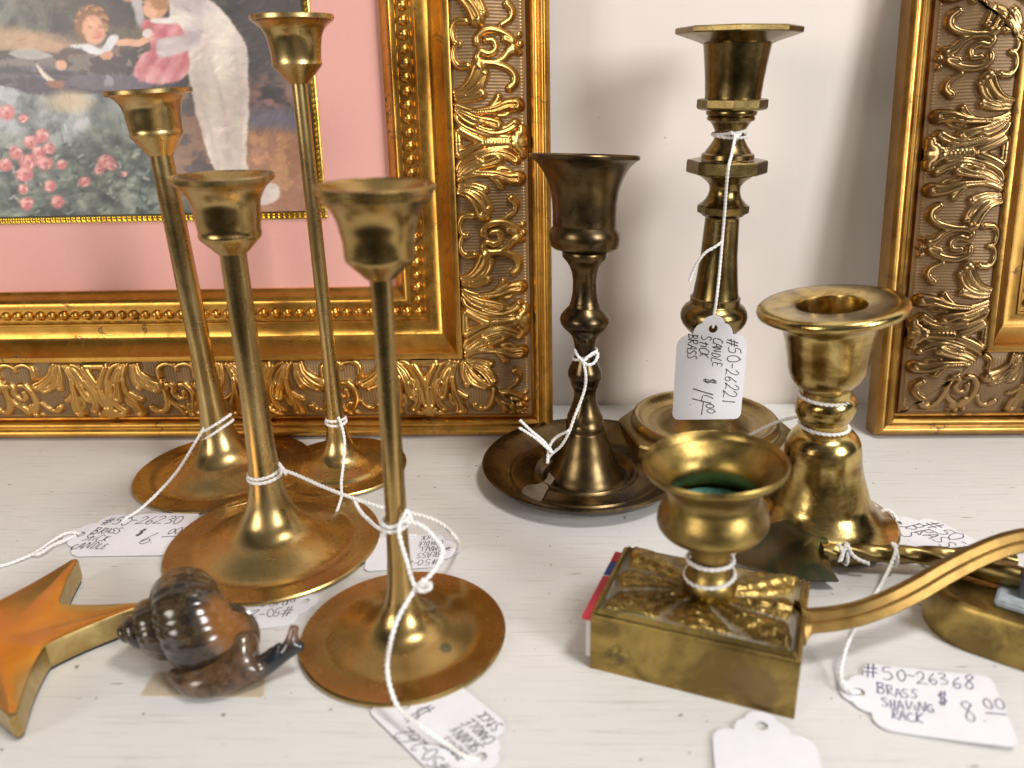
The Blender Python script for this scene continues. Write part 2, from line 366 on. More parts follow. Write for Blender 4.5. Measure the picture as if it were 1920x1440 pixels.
def frame(name, O, ex, ey, en, Wd, Ht, label, mats, hi_sides, offs, step=.00042):
    root = empty(name, O, label, 'picture frame')
    m_gilt, m_band, m_side = mats
    def P(x, y, n): return O+ex*x+ey*y+en*n
    # sides: each maps (u along, v inward) to frame x,y
    sides = {'bottom': (lambda u, v: (u, v), Wd), 'right': (lambda u, v: (Wd-v, u), Ht), 'top': (lambda u, v: (Wd-u, Ht-v), Wd), 'left': (lambda u, v: (v, Ht-u), Ht)}
    def ring(prof, nm, mat, extra=None, parent=root):
        V, Fc = [], []
        for (v, n) in prof:
            for (x, y) in ((v, v), (Wd-v, v), (Wd-v, Ht-v), (v, Ht-v)): V.append(P(x, y, n))
        # one face per rail and profile step; corners stay sharp mitres
        for i in range(len(prof)-1):
            for k in range(4):
                a, b = i*4+k, i*4+(k+1) % 4; Fc.append((a, b, b+4, a+4))
        return link(nm, mesh(nm, V, Fc), mat, parent, 30)
    ring(PROF_OUT, 'outer_moulding', m_gilt); ring(PROF_COVE, 'cove_moulding', m_gilt); ring(PROF_LIP, 'inner_lip', m_gilt)
    # back
    V = [P(x, y, n) for n in (.0, -.001) for (x, y) in ((.0004, .0004), (Wd-.0004, .0004), (Wd-.0004, Ht-.0004), (.0004, Ht-.0004))]
    link('backing_board', mesh('backing_board', V, [(3, 2, 1, 0), (4, 5, 6, 7), (0, 1, 5, 4), (1, 2, 6, 5), (2, 3, 7, 6), (3, 0, 4, 7)]), m_side, root, 0)
    # carved band, one mesh round the frame
    V = []; Fc = []; rel = []
    nb = int((BAND1-BAND0)/step)
    for sd, (fn, Ls) in sides.items():
        stp = step if sd in hi_sides else step*2.4
        na = max(8, int((BAND1-BAND0)/stp)); nu = int(Ls/stp)
        vv = np.linspace(BAND0, BAND1, na+1); s = np.linspace(0, 1, nu+1)
        VV, SS = np.meshgrid(vv, s, indexing='ij'); UU = VV+SS*(Ls-2*VV)
        a_mm = (BAND1-VV)*1000; u_mm = UU*1000+offs.get(sd, 0)
        h = tile_at(u_mm, a_mm)
        q = (VV-BAND0)/(BAND1-BAND0)
        base = .0116+.0118*np.sin(np.clip(q, 0, 1)*math.pi/2)**.85+.0012*np.sin(q*math.pi)
        grooves = .5+.5*np.cos(2*math.pi*u_mm/1.55)
        gm = np.clip(1-h*6, 0, 1)*np.clip((q-.05)*12, 0, 1)*np.clip((.97-q)*20, 0, 1)
        pearl = np.exp(-((a_mm-34.4)/.55)**2)*np.abs(np.cos(math.pi*u_mm/1.55))
        n_ = base+.0032*h+.00045*grooves*gm+.0007*pearl*np.clip(1-h*5, 0, 1)
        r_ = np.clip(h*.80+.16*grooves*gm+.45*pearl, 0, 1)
        m = np.minimum(SS*(Ls-2*VV), (1-SS)*(Ls-2*VV)); n_ = n_-.0006*np.exp(-(m/.0005)**2)
        v0 = len(V)
        X = np.empty((na+1, nu+1, 3))
        if sd == 'bottom': fx, fy = UU, VV
        elif sd == 'right': fx, fy = Wd-VV, UU
        elif sd == 'top': fx, fy = Wd-UU, Ht-VV
        else: fx, fy = VV, Ht-UU
        X = np.array(O)+fx[..., None]*np.array(ex)+fy[..., None]*np.array(ey)+n_[..., None]*np.array(en)
        V.extend(map(tuple, X.reshape(-1, 3))); rel.append(r_.ravel())
        idx = v0+np.arange((na+1)*(nu+1)).reshape(na+1, nu+1)
        Fc.extend(map(tuple, np.stack([idx[:-1, :-1], idx[:-1, 1:], idx[1:, 1:], idx[1:, :-1]], -1).reshape(-1, 4)))
    me = mesh('carved_band', V, Fc); a = me.attributes.new('relief', 'FLOAT', 'POINT'); a.data.foreach_set('value', np.concatenate(rel))
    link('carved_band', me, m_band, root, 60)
    # bead row
    V, Fc = [], []; pitch = .0066; r = .0029; seg, rg = 12, 6
    for sd, (fn, Ls) in sides.items():
        if sd not in hi_sides: continue
        n = int((Ls-2*.0735)/pitch); 
        for i in range(n+1):
            u = .0735+(Ls-2*.0735)*i/n
            if i == n: continue
            x, y = fn(u, .0735); k = 1+.09*math.sin(i*12.9898)*math.sin(i*3.7); v0 = len(V)
            for j in range(rg):
                ph = math.pi/2*j/(rg-1)*1.12-.12*math.pi/2
                for q in range(seg):
                    t = 2*math.pi*q/seg; V.append(P(x+r*k*math.cos(ph)*math.cos(t), y+r*k*math.cos(ph)*math.sin(t), .0139+r*1.05*math.sin(ph)))
            for j in range(rg-1):
                for q in range(seg): Fc.append((v0+j*seg+q, v0+j*seg+(q+1) % seg, v0+(j+1)*seg+(q+1) % seg, v0+(j+1)*seg+q))
    link('bead_row', mesh('bead_row', V, Fc), m_gilt, root, 80)
    return root, P
def frame_axes(L_deg, yaw=0):
    a = math.radians(L_deg); w = math.radians(yaw)
    ex = Vector((math.cos(w), math.sin(w), 0)); f = Vector((-math.sin(w), math.cos(w), 0))
    ey = f*math.sin(a)+Vector((0, 0, 1))*math.cos(a); en = -f*math.cos(a)+Vector((0, 0, 1))*math.sin(a); return ex, ey, en
ex, ey, en = frame_axes(4.9)
W1, H1 = .476, .402
O1 = at_z(1037, 817, .0014)-en*.0132-ex*W1; O1.z += .0002
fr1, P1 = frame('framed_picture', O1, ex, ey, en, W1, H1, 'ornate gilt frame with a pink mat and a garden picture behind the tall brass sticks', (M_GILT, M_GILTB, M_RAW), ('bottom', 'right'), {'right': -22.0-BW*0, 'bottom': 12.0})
IN = .0858
def quad(nm, x0, y0, x1, y1, n, mat, parent, P):
    return link(nm, mesh(nm, [P(x0, y0, n), P(x1, y0, n), P(x1, y1, n), P(x0, y1, n)], [(0, 1, 2, 3)]), mat, parent, 0)
# mat board with its window; print edges inside the window
PX0, PX1, PY0, PY1 = IN+.041, W1-.1258, .1276, H1-.1
def mat_board():
    V = [P1(x, y, .0050) for x, y in ((IN-.002, IN-.002), (W1-IN+.002, IN-.002), (W1-IN+.002, H1-IN+.002), (IN-.002, H1-IN+.002), (PX0, PY0), (PX1, PY0), (PX1, H1-.126), (PX0, H1-.126))]
    return link('mat_board', mesh('mat_board', V, [(0, 1, 5, 4), (1, 2, 6, 5), (2, 3, 7, 6), (3, 0, 4, 7)]), M_MATPINK, fr1, 0)
mat_board(); PY1 = H1-.126
# the print: a loose painted garden scene (woman in white, child in pink, boy by a pond, roses), pigment per vertex
def lin(c): c = np.asarray(c, float)/255; return np.where(c <= .04045, c/12.92, ((c+.055)/1.055)**2.4)
def fbm2(shape, base, oct=5, seed=0, gain=.55, asp=(1, 1)):
    r = np.random.default_rng(seed); out = np.zeros(shape); amp = 1; tot = 0
    for o in range(oct):
        gy, gx = max(2, int(base*asp[0]*2**o)), max(2, int(base*asp[1]*2**o)); g = r.random((gy+2, gx+2))
        y = np.linspace(0, gy, shape[0]); x = np.linspace(0, gx, shape[1]); i = np.minimum(y.astype(int), gy); j = np.minimum(x.astype(int), gx); fy = (y-i)[:, None]; fx = (x-j)[None]
        fy = fy*fy*(3-2*fy); fx = fx*fx*(3-2*fx); i = i[:, None]; j = j[None]
        out += amp*(g[i, j]*(1-fy)*(1-fx)+g[i+1, j]*fy*(1-fx)+g[i, j+1]*(1-fy)*fx+g[i+1, j+1]*fy*fx); tot += amp; amp *= gain
    return out/tot
XA, XB, YA, YB, SP = -330, 640, -190, 430, 1.25
def paint():
    ny, nx = int((YB-YA)/SP), int((XB-XA)/SP); Y, X = np.meshgrid(YA+np.arange(ny)*SP, XA+np.arange(nx)*SP, indexing='ij')
    n1 = fbm2((ny, nx), 7, 6, 1); n2 = fbm2((ny, nx), 22, 5, 2); n3 = fbm2((ny, nx), 12, 6, 3, .7, (1, 2.2)); n4 = fbm2((ny, nx), 60, 3, 4)
    C = np.zeros((ny, nx, 3))
    def col(c): return np.array(c, float)
    def over(mask, c):
        nonlocal C
        c = np.asarray(c, float); C = C*(1-mask[..., None])+(c if c.ndim == 3 else c[None, None])*mask[..., None]
    def ss(a, b, x): t = np.clip((x-a)/(b-a), 0, 1); return t*t*(3-2*t)
    Xw = X+(n2-.5)*22; Yw = Y+(n1-.5)*26; Xf = X+(n4-.5)*5; Yf = Y+(n2-.5)*6
    def ell(cx, cy, rx, ry, rot=0, soft=.16, wob=True):
        a = math.radians(rot); x, y = (Xf if wob else X)-cx, (Yf if wob else Y)-cy; u = (x*math.cos(a)+y*math.sin(a))/rx; v = (-x*math.sin(a)+y*math.cos(a))/ry
        return 1-ss(1-soft, 1+soft, np.hypot(u, v))
    def poly(pts, soft=2.5, wob=True):
        q = [(p.x, p.y) for p in catmull([(a, b, 0) for a, b in pts], 6, True)]
        x, y = (Xf, Yf) if wob else (X, Y); ins = np.zeros(x.shape, bool); dm = np.full(x.shape, 1e9)
        for (x0, y0), (x1, y1) in zip(q, q[1:]+q[:1]):
            c = ((y0 > y) != (y1 > y)); 
            with np.errstate(divide='ignore', invalid='ignore'): xi = (x1-x0)*(y-y0)/(y1-y0+1e-9)+x0
            ins ^= c & (x < xi)
            dx, dy = x1-x0, y1-y0; t = np.clip(((x-x0)*dx+(y-y0)*dy)/(dx*dx+dy*dy+1e-9), 0, 1); dm = np.minimum(dm, np.hypot(x-x0-t*dx, y-y0-t*dy))
        sd = np.where(ins, dm, -dm); return ss(-soft, soft, sd)
    def stroke(pts, w, c, soft=1.2):
        q = [(p.x, p.y) for p in catmull([(a, b, 0) for a, b in pts], 6)]; dm = np.full(X.shape, 1e9)
        for (x0, y0), (x1, y1) in zip(q, q[1:]):
            dx, dy = x1-x0, y1-y0; t = np.clip(((Xf-x0)*dx+(Yf-y0)*dy)/(dx*dx+dy*dy+1e-9), 0, 1); dm = np.minimum(dm, np.hypot(Xf-x0-t*dx, Yf-y0-t*dy))
        over(1-ss(w-soft, w+soft, dm), col(c))
    C[:] = col((80, 72, 66)); over(ss(.42, .62, n1), col((58, 54, 56))); over(ss(.5, .7, n3)*.7, col((112, 100, 84)))
    over((1-ss(-40, 120, X))*ss(.35, .6, n3)*(1-ss(60, 110, Yw))*.8, col((128, 132, 122)))
    over(ell(40, 78, 110, 22, 6, .5)*.85, col((206, 160, 122))); over(ell(-160, 70, 160, 40, 0, .5)*.8, col((176, 150, 120)))
    over(ss(430, 480, Xw)*(1-ss(130, 190, Yw))*.8, col((76, 68, 68)))
    over(ss(430, 470, Xw)*ss(120, 175, Yw)*(1-ss(190, 240, Yw))*ss(.4, .6, n2), col((140, 104, 96)))
    over(ss(440, 480, Xw)*ss(195, 225, Yw)*(1-ss(238, 262, Yw)), col((112, 104, 116)))
    over(ss(430, 480, Xw)*ss(235, 262, Yw), C*0+np.where((n3 > .5)[..., None], col((190, 138, 100)), col((166, 118, 92))))
    # pond
    over(poly([(-330, 118), (60, 120), (250, 128), (300, 150), (230, 178), (80, 176), (-330, 178)]), C*0+np.where((fbm2((ny, nx), 8, 5, 9, .6, (4, .7)) > .5)[..., None], col((98, 88, 100)), col((66, 58, 68))))
    over(poly([(-330, 98), (40, 94), (130, 104), (260, 92), (330, 96), (300, 138), (170, 138), (60, 124), (-330, 126)]), C*0+np.where((n2 > .5)[..., None], col((120, 108, 102)), col((72, 62, 62))))
    over(poly([(15, 100), (50, 90), (100, 104), (60, 112)])*.8, col((188, 182, 176)))
    # rocks, lower left
    rk = poly([(-330, 170), (-20, 160), (60, 176), (130, 178), (240, 172), (300, 200), (330, 250), (320, 400), (290, 440), (-330, 440)])
    over(rk, C*0+(np.clip((n3-.3)/.42, 0, 1)[..., None]*(col((178, 178, 178))-col((70, 76, 78)))+col((70, 76, 78))))
    over(rk*ss(.5, .66, n2)*.6, col((206, 206, 206))); over(ell(132, 190, 44, 20, 0, .5)*.8, col((206, 182, 142))); over(rk*ss(.56, .7, n1)*.7, col((132, 140, 124)))
    for k in range(26):
        x0 = 110+rng.random()*200; y0 = 190+rng.random()*110; stroke([(x0, y0), (x0+18*(rng.random()-.3), y0+25), (x0+30*(rng.random()-.4), y0+60)], 1.6, (214, 214, 216) if k % 2 else (92, 98, 104))
    # foliage bottom
    lf = ss(236, 300, Yw+.22*np.abs(X-90))*(1-ss(330, 380, Xw))
    over(lf*.95, C*0+(np.clip((n4*.5+n2*.5-.32)/.36, 0, 1)[..., None]*(col((140, 148, 132))-col((44, 52, 50)))+col((44, 52, 50))))
    for k in range(220):
        x0 = -300+rng.random()*610; y0 = 270+rng.random()*130; a = rng.random()*6.3; l = 5+rng.random()*7
        stroke([(x0, y0), (x0+l*math.cos(a), y0+l*math.sin(a)*.7)], 2.2, [(118, 132, 116), (70, 84, 78), (160, 160, 146), (52, 60, 58)][k % 4])
    # skirt and legs' shadow behind the child
    over(poly([(330, 190), (372, 190), (392, 260), (398, 330), (350, 380), (325, 330)])*.9, C*0+np.where((n2 > .5)[..., None], col((150, 112, 92)), col((96, 82, 84))))
    # white dress
    dr = poly([(322, -20), (372, -12), (412, 16), (446, 58), (462, 88), (466, 150), (466, 230), (462, 300), (478, 335), (520, 348), (522, 372), (492, 384), (452, 372), (420, 345), (398, 310), (378, 250), (362, 190), (352, 140), (330, 90), (318, 40)])
    fold = .5+.5*np.sin((X*.085+Y*.012)+4*n1); hi = np.clip(.35+.45*fold+.6*(n3-.5)-(X-360)/520*.25, 0, 1)
    over(dr, C*0+(hi[..., None]*(col((242, 230, 216))-col((200, 182, 174)))+col((200, 182, 174))))
    for pts in ([(372, 60), (368, 140), (392, 240), (410, 320)], [(392, 110), (420, 210), (430, 330)], [(440, 90), (452, 200), (448, 320)], [(360, 110), (376, 180)]): stroke(pts, 2, (206, 190, 182), 6)
    over(poly([(300, -30), (345, -36), (390, 0), (384, 36), (372, 84), (340, 104), (296, 104), (292, 84), (340, 66), (342, 30), (322, 10)]), C*0+(np.clip(n2*2-.5, 0, 1)[..., None]*(col((232, 218, 210))-col((188, 172, 172)))+col((188, 172, 172))))
    over(ell(258, 10, 10, 40, -10, .3), col((182, 170, 172))); over(ell(244, -30, 24, 34, 10), col((216, 160, 130)))
    # pink child
    pk = poly([(266, 44), (290, 34), (326, 38), (346, 62), (352, 96), (356, 126), (340, 150), (300, 158), (262, 152), (250, 134), (264, 106), (282, 88)])
    over(pk, C*0+(np.clip(n2*2.2-.6+.2*np.sin(X*.2+Y*.1), 0, 1)[..., None]*(col((232, 166, 168))-col((188, 96, 104)))+col((188, 96, 104))))
    over(poly([(294, 76), (340, 66), (370, 60), (372, 84), (336, 100), (300, 106)]), C*0+(np.clip(n2*2-.5, 0, 1)[..., None]*(col((226, 212, 206))-col((176, 160, 162)))+col((176, 160, 162))))
    stroke([(282, 66), (262, 80), (238, 78), (224, 80)], 7, (220, 164, 132)); over(ell(276, 62, 9, 9), col((222, 206, 200)))
    over(ell(292, 12, 22, 24, 0), col((206, 150, 108))); over(ell(283, 18, 14, 15, 0), col((226, 168, 136))); over(ell(300, 4, 18, 15, 20), col((172, 122, 82))); over(poly([(284, 34), (330, 34), (326, 44), (290, 42)]), col((232, 222, 216)))
    # boy at the pond
    over(poly([(112, 96), (136, 84), (168, 88), (200, 84), (224, 88), (226, 104), (196, 104), (160, 106), (128, 112), (112, 122)]), C*0+np.where((n2 > .5)[..., None], col((128, 104, 92)), col((88, 72, 68))))
    over(poly([(130, 84), (166, 82), (190, 90), (206, 66), (222, 70), (206, 96), (184, 104), (150, 92)]), col((226, 222, 222)))
    over(ell(168, 46, 29, 34, -8), col((140, 92, 62))); over(ell(176, 56, 21, 28, -14), col((226, 164, 130))); over(ell(184, 64, 9, 12, 0, .5)*.5, col((226, 136, 116)))
    for k in range(16): a = 3.3+k*.21; stroke([(168+26*math.cos(a), 44+28*math.sin(a)), (172+30*math.cos(a+.2), 44+32*math.sin(a+.2))], 3.2, [(188, 136, 92), (120, 78, 54), (160, 108, 70)][k % 3])
    for x in (170, 186): over(ell(x, 50, 4, 2.2, -14, .6)*.7, col((120, 84, 70)))
    stroke([(181, 52), (184, 61)], 1, (206, 140, 112), 2); stroke([(175, 70), (182, 72), (188, 69)], 1, (186, 106, 94), 1.6); over(ell(115, 122, 11, 10), col((224, 164, 132))); over(ell(200, 104, 13, 7, -8), col((216, 154, 124)))
    # toy boat
    over(poly([(68, 118), (84, 136), (110, 158), (90, 152), (76, 138)], 1.5), col((226, 208, 190))); over(poly([(86, 154), (122, 152), (116, 166), (98, 164)], 1.5), col((142, 88, 66)))
    over(poly([(204, 138), (214, 158), (194, 158)], 1.2)*.7, col((170, 160, 164)))
    # roses
    for (x, y, r) in [(79, 254, 14), (58, 266, 13), (30, 287, 13), (72, 286, 13), (52, 304, 17), (84, 306, 15), (10, 308, 13), (46, 326, 16), (92, 278, 11), (94, 349, 12), (116, 308, 10), (108, 378, 13), (50, 382, 13), (198, 302, 15), (186, 318, 10), (158, 340, 11), (208, 310, 11), (12, 212, 16), (44, 222, 9), (-30, 300, 15), (-60, 330, 16), (-100, 290, 14), (-140, 340, 15), (232, 326, 6), (44, 354, 10)]:
        over(ell(x, y, r, r*.92, 0, .25), col((206, 112, 112))); over(ell(x-r*.2, y-r*.25, r*.62, r*.5, 20, .5)*.9, col((238, 172, 162))); over(ell(x+r*.1, y+r*.05, r*.3, r*.25, 0, .5)*.8, col((176, 74, 82)))
        for k in range(4): a = rng.random()*6.3; stroke([(x+r*.6*math.cos(a), y+r*.6*math.sin(a)), (x+r*.75*math.cos(a+.8), y+r*.7*math.sin(a+.8))], 1.4, (244, 194, 184) if k % 2 else (178, 84, 92))
    C = C*(.93+.14*n4[..., None])+6*(fbm2((ny, nx), 90, 2, 12)[..., None]-.5)
    # worked over with many short brush strokes
    g1 = fbm2((ny, nx), 6, 2, 31); r2 = np.random.default_rng(3)
    for k in range(9000):
        cy, cx = int(r2.integers(8, ny-8)), int(r2.integers(8, nx-8)); l = r2.uniform(3, 9); w = r2.uniform(.8, 2.2); an = g1[cy, cx]*9+r2.uniform(-.5, .5)
        if np.abs(C[cy-3, cx]-C[cy+3, cx]).sum()+np.abs(C[cy, cx-3]-C[cy, cx+3]).sum() > 120: l, w = l*.5, w*.6
        y0, y1, x0, x1 = max(cy-9, 0), min(cy+10, ny), max(cx-9, 0), min(cx+10, nx); yy, xx = np.mgrid[y0:y1, x0:x1]; yy = yy-cy; xx = xx-cx
        u = xx*math.cos(an)+yy*math.sin(an); v = -xx*math.sin(an)+yy*math.cos(an); m = np.clip(1.4-np.hypot(u/l, v/w), 0, 1)[..., None]*.75
        C[y0:y1, x0:x1] = C[y0:y1, x0:x1]*(1-m)+(C[cy, cx]+r2.normal(0, 7)+r2.normal(0, 3, 3))*m
    C = 16+C*.93
    return np.clip(C, 0, 255)
CAN = paint()
def print_mesh():
    nx, ny = 340, 230; V, colr = [], []
    for j in range(ny+1):
        for i in range(nx+1):
            p = P1(PX0+.0004+(PX1-PX0-.0008)*i/nx, PY0+.0004+(PY1-PY0-.0008)*j/ny, .0046); V.append(p); colr.append(proj(p))
    q = np.array(colr); ix = np.clip((q[:, 0]-XA)/SP, 0, CAN.shape[1]-2); iy = np.clip((q[:, 1]-YA)/SP, 0, CAN.shape[0]-2); i = ix.astype(int); j = iy.astype(int); fx = (ix-i)[:, None]; fy = (iy-j)[:, None]
    c = CAN[j, i]*(1-fx)*(1-fy)+CAN[j, i+1]*fx*(1-fy)+CAN[j+1, i]*(1-fx)*fy+CAN[j+1, i+1]*fx*fy
    rgba = np.ones((len(V), 4)); rgba[:, :3] = lin(c)
    Fc = [(j*(nx+1)+i, j*(nx+1)+i+1, (j+1)*(nx+1)+i+1, (j+1)*(nx+1)+i) for j in range(ny) for i in range(nx)]
    me = mesh('print', V, Fc); a = me.attributes.new('paint', 'FLOAT_COLOR', 'POINT'); a.data.foreach_set('color', rgba.ravel())
    return link('print', me, M_PRINT, fr1, 0)
print_mesh()
def fillet():
    V, Fc = [], []; w = .0036
    def bar(x0, y0, x1, y1, nrm):
        n = int(max(abs(x1-x0), abs(y1-y0))/.0006); v0 = len(V); prof = [(-w/2, 0), (-w/2, .0008), (-w*.32, .0011), (-w*.2, .0007), (0, .0015), (w*.2, .0007), (w*.32, .0011), (w/2, .0008), (w/2, 0)]
        for i in range(n+1):
            s = i/n; x, y = x0+(x1-x0)*s, y0+(y1-y0)*s; k = .55+.45*abs(math.sin(i*.0006/.0029*math.pi))
            for a, h in prof: V.append(P1(x+nrm[0]*a, y+nrm[1]*a, .0051+h*(k if abs(a) < w*.25 else 1)))
        m = len(prof)
        for i in range(n):
            for k in range(m-1): Fc.append((v0+i*m+k, v0+i*m+k+1, v0+(i+1)*m+k+1, v0+(i+1)*m+k))
    bar(PX0-w, PY0-w/2, PX1+w, PY0-w/2, (0, 1)); bar(PX1+w/2, PY0+.0001, PX1+w/2, PY1, (1, 0)); bar(PX0-w/2, PY0+.0001, PX0-w/2, PY1, (1, 0)); bar(PX0-w, PY1+w/2, PX1+w, PY1+w/2, (0, 1))
    link('fillet', mesh('fillet', V, Fc), M_FILLET, fr1, 50)
fillet()
quad('glass', IN-.001, IN-.001, W1-IN+.001, H1-IN+.001, .0078, M_GLASS, fr1, P1)
ex, ey, en = frame_axes(8.0)
O2 = at_z(1640, 817, .0019)-en*.0132; O2.z += .0002
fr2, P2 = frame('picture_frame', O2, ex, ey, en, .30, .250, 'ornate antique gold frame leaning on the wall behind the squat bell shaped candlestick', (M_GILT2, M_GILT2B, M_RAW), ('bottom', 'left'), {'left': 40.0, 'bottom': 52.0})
quad('mat_board', IN-.002, IN-.002, .30-IN+.002, .25-IN+.002, .005, M_MATPINK, fr2, P2)
# ------------------------------------------------------------------ the four brass sticks with trumpet feet
GROUP_STICKS = 'slender brass candlesticks with trumpet feet'
def tulip(ax, base_r, trumpet, stem_rows, cup_rows, rim_hw, rim_y, label, mat, thick=.0016):
    root = empty('candlestick', ax.B, label, 'candlestick', GROUP_STICKS)
    rs_ = stem_rows[0][1]/F_PX*depth(ax.point(ax.z_at(stem_rows[0][0]))); kz = (rs_/.0033)**.7
    prof = [(base_r-.004, .0001), (base_r-.0012, .0003), (base_r, .0009), (base_r, .0017), (base_r-.0007, .0023)]
    tr = [(base_r*.93, .0021), (base_r*.82, .0019), (base_r*.71, .0021)]+[(rs_*m, z*kz) for m, z in ((7.0, .0026), (5.5, .0036), (4.2, .0050), (3.15, .0071), (2.3, .0104), (1.72, .0150), (1.38, .0205), (1.17, .0280), (1.06, .0370), (1.0, .0470)) if rs_*m < base_r*.64]
    z_ok = [tr[-1]]; hi = smooth_prof([prof[-1]]+tr, 5)
    lathe('base', prof+hi[1:], ax.ax, 112, mat, root)
    st_ = [(r, z) for r, z in sorted([z_ok[-1]]+[q for q in ax.sil(stem_rows) if q[1] > z_ok[-1][1]+.004], key=lambda q: q[1])]
    st_[0] = (st_[0][0]*.995, st_[0][1])
    lathe('stem', smooth_prof(st_, 3), ax.ax, 48, mat, root)
    cp = ax.sil(cup_rows); zr = ax.z_at(rim_y); rr = rim_hw/F_PX*depth(ax.point(zr))
    cp = sorted(cp, key=lambda q: q[1]); zb = cp[0][1]
    # cone, ring, body, flare, rim, hollow inside
    body = smooth_prof(cp[2:], 4)
    e = .0011
    rim = [(rr-.0012, zr-.0026), (rr, zr-.0019), (rr, zr-.0003), (rr-.0003, zr), (rr-.0022, zr)]
    ins = [(r-e, z) for r, z in body[::-1] if r-e < rr-.0024]
    hr_ = body[len(body)//3][0]*.86; inner = [(rr*.84, zr-.0008), (hr_*1.06, zr-.0030), (hr_, zr-.0036), (hr_*.97, zr-.012)]; ins = [(hr_*.95, zr-.013)]
    prof = [cp[0], cp[1], (cp[1][0]+.0002, cp[1][1]+.0003)]+body+rim+inner+[(.0005, ins[-1][1])]
    lathe('cup', prof, ax.ax, 96, mat, root, smooth=30)
    return root
A3 = Axis((757, 1190), (703, 347))
tulip(A3, 191/F_PX*depth(A3.B), [(1180, 60), (1163, 44), (1150, 37), (1135, 30), (1120, 26), (1090, 22), (1060, 20.5)], [(960, 20), (850, 20), (650, 20), (521, 21.5)],
      [(521, 28), (489, 62), (479, 66), (470, 66), (450, 67.5), (430, 72), (413, 76), (395, 84), (380, 95), (368, 106)], 114, 345, 'brass candlestick standing nearest the viewer with white string looped low on its stem', M_TULIP2)
A2 = Axis((515, 1020), (416, 329))
def stain(m, c, r0, r1, col, rough=.6, amount=1.0, wob=.0015, thr=None):
    t = m.node_tree; bs = t.nodes['Principled BSDF']; src = bs.inputs['Base Color'].links[0].from_socket
    co = _n(t, 'ShaderNodeTexCoord'); vd = _n(t, 'ShaderNodeVectorMath', operation='DISTANCE'); L(t, co.outputs['Object'], vd.inputs[0]); vd.inputs[1].default_value = tuple(c)
    ad = _n(t, 'ShaderNodeMath', operation='MULTIPLY_ADD'); L(t, noise(t, 300, 4), ad.inputs[0]); ad.inputs[1].default_value = wob; L(t, vd.outputs['Value'], ad.inputs[2])
    mp = _n(t, 'ShaderNodeMapRange'); mp.inputs[1].default_value = r0; mp.inputs[2].default_value = r1; mp.inputs[3].default_value = amount; mp.inputs[4].default_value = 0; L(t, ad.outputs[0], mp.inputs[0]); k = mp.outputs[0]
    if thr: k = mix(t, 1., k, ramp(t, noise(t, 420, 3, .6), [(thr, 0.), (thr+.04, 1.)]), 'MULTIPLY')
    L(t, mix(t, k, src, col), bs.inputs['Base Color'])
for x_, y_, r_ in ((1247, 258, .0010), (1250, 270, .0008), (1246, 250, .0005), (1213, 676, .0008)): stain(bpy.data.materials['painted_wall'], at_y(x_, y_, WALL_Y), r_*.5, r_*1.2, (.20, .12, .08), amount=.75, wob=.0008)
stain(M_TULIP2, at_z(836, 1214, .004), .0026, .0034, (.10, .115, .075), amount=.8)
tulip(A2, 196/F_PX*depth(A2.B), [(1012, 64), (995, 47), (982, 39), (970, 33), (955, 29), (940, 26), (915, 24.5)], [(860, 24), (713, 24), (600, 24), (474, 24.5)],
      [(474, 27), (446, 55), (438, 58), (430, 57), (415, 59), (396, 61), (377, 64), (362, 71), (350, 80), (342, 89)], 96, 328, 'brass candlestick standing directly behind the snail figurine', M_TULIP)
A1 = Axis((423, 884), (277.5, 168))
M_SPOT = M_TULIP.copy(); M_SPOT.name = 'spotted_lacquered_brass'
stain(M_SPOT, at_d(218, 205, depth(A1.point(A1.z_at(205)))), .0115, .0145, (.07, .035, .012), amount=.9, thr=.55)
tulip(A1, 161/F_PX*depth(A1.B), [(880, 66), (868, 50), (850, 35), (838, 29), (826, 25), (812, 21.5), (800, 20)], [(760, 20), (650, 20), (500, 20.5), (400, 20.5), (291, 21)],
      [(291, 22), (257, 46), (251, 49), (244, 47.5), (230, 49), (210, 51), (200, 53), (190, 58), (181, 66), (175, 74)], 79, 167, 'brass candlestick with dark spotted cup, farthest left in front of the pink mat', M_SPOT)
A4 = Axis((640, 878), (547, 29))
tulip(A4, 122/F_PX*depth(A4.B), [(893, 54), (878, 46), (864, 40), (850, 30), (836, 24), (822, 20), (806, 16.5)], [(760, 14), (650, 13), (450, 13.5), (250, 14.2), (157, 14.5)],
      [(157, 18), (127, 43), (121, 46.5), (113, 45.5), (95, 47), (75, 50), (62, 54), (52, 60), (44, 69), (40, 74)], 77.5, 28, 'tallest of the slender brass candlesticks, its stem crossing the print edge', M_TULIP)
# ------------------------------------------------------------------ bronze stick with a drip tray
AD = Axis((1097, 893), (1096, 290))
rootD = empty('candlestick', AD.B, 'dark tarnished bronze candlestick with a flared cup and round drip tray', 'candlestick')
rt = 193/F_PX*(depth(AD.B)-.003)
tray = [(.001, .0001), (rt*.62, .0001), (rt*.78, .0012), (rt*.93, .0052), (rt*.992, .0086), (rt, .0094), (rt-.0006, .0101), (rt-.0022, .0099), (rt*.90, .0082), (rt*.80, .0050), (rt*.735, .0034), (rt*.72, .0041), (rt*.70, .0036), (rt*.60, .0028), (rt*.52, .0034)]
lo = sorted(AD.sil([(890, 79), (878, 68), (866, 60), (850, 52), (835, 46.5), (820, 41), (806, 37)]), key=lambda q: q[1])
lathe('drip_tray', tray+smooth_prof([tray[-1], (lo[0][0]*1.17, .0046)]+lo, 4)[1:], AD.ax, 128, M_DARK, rootD)
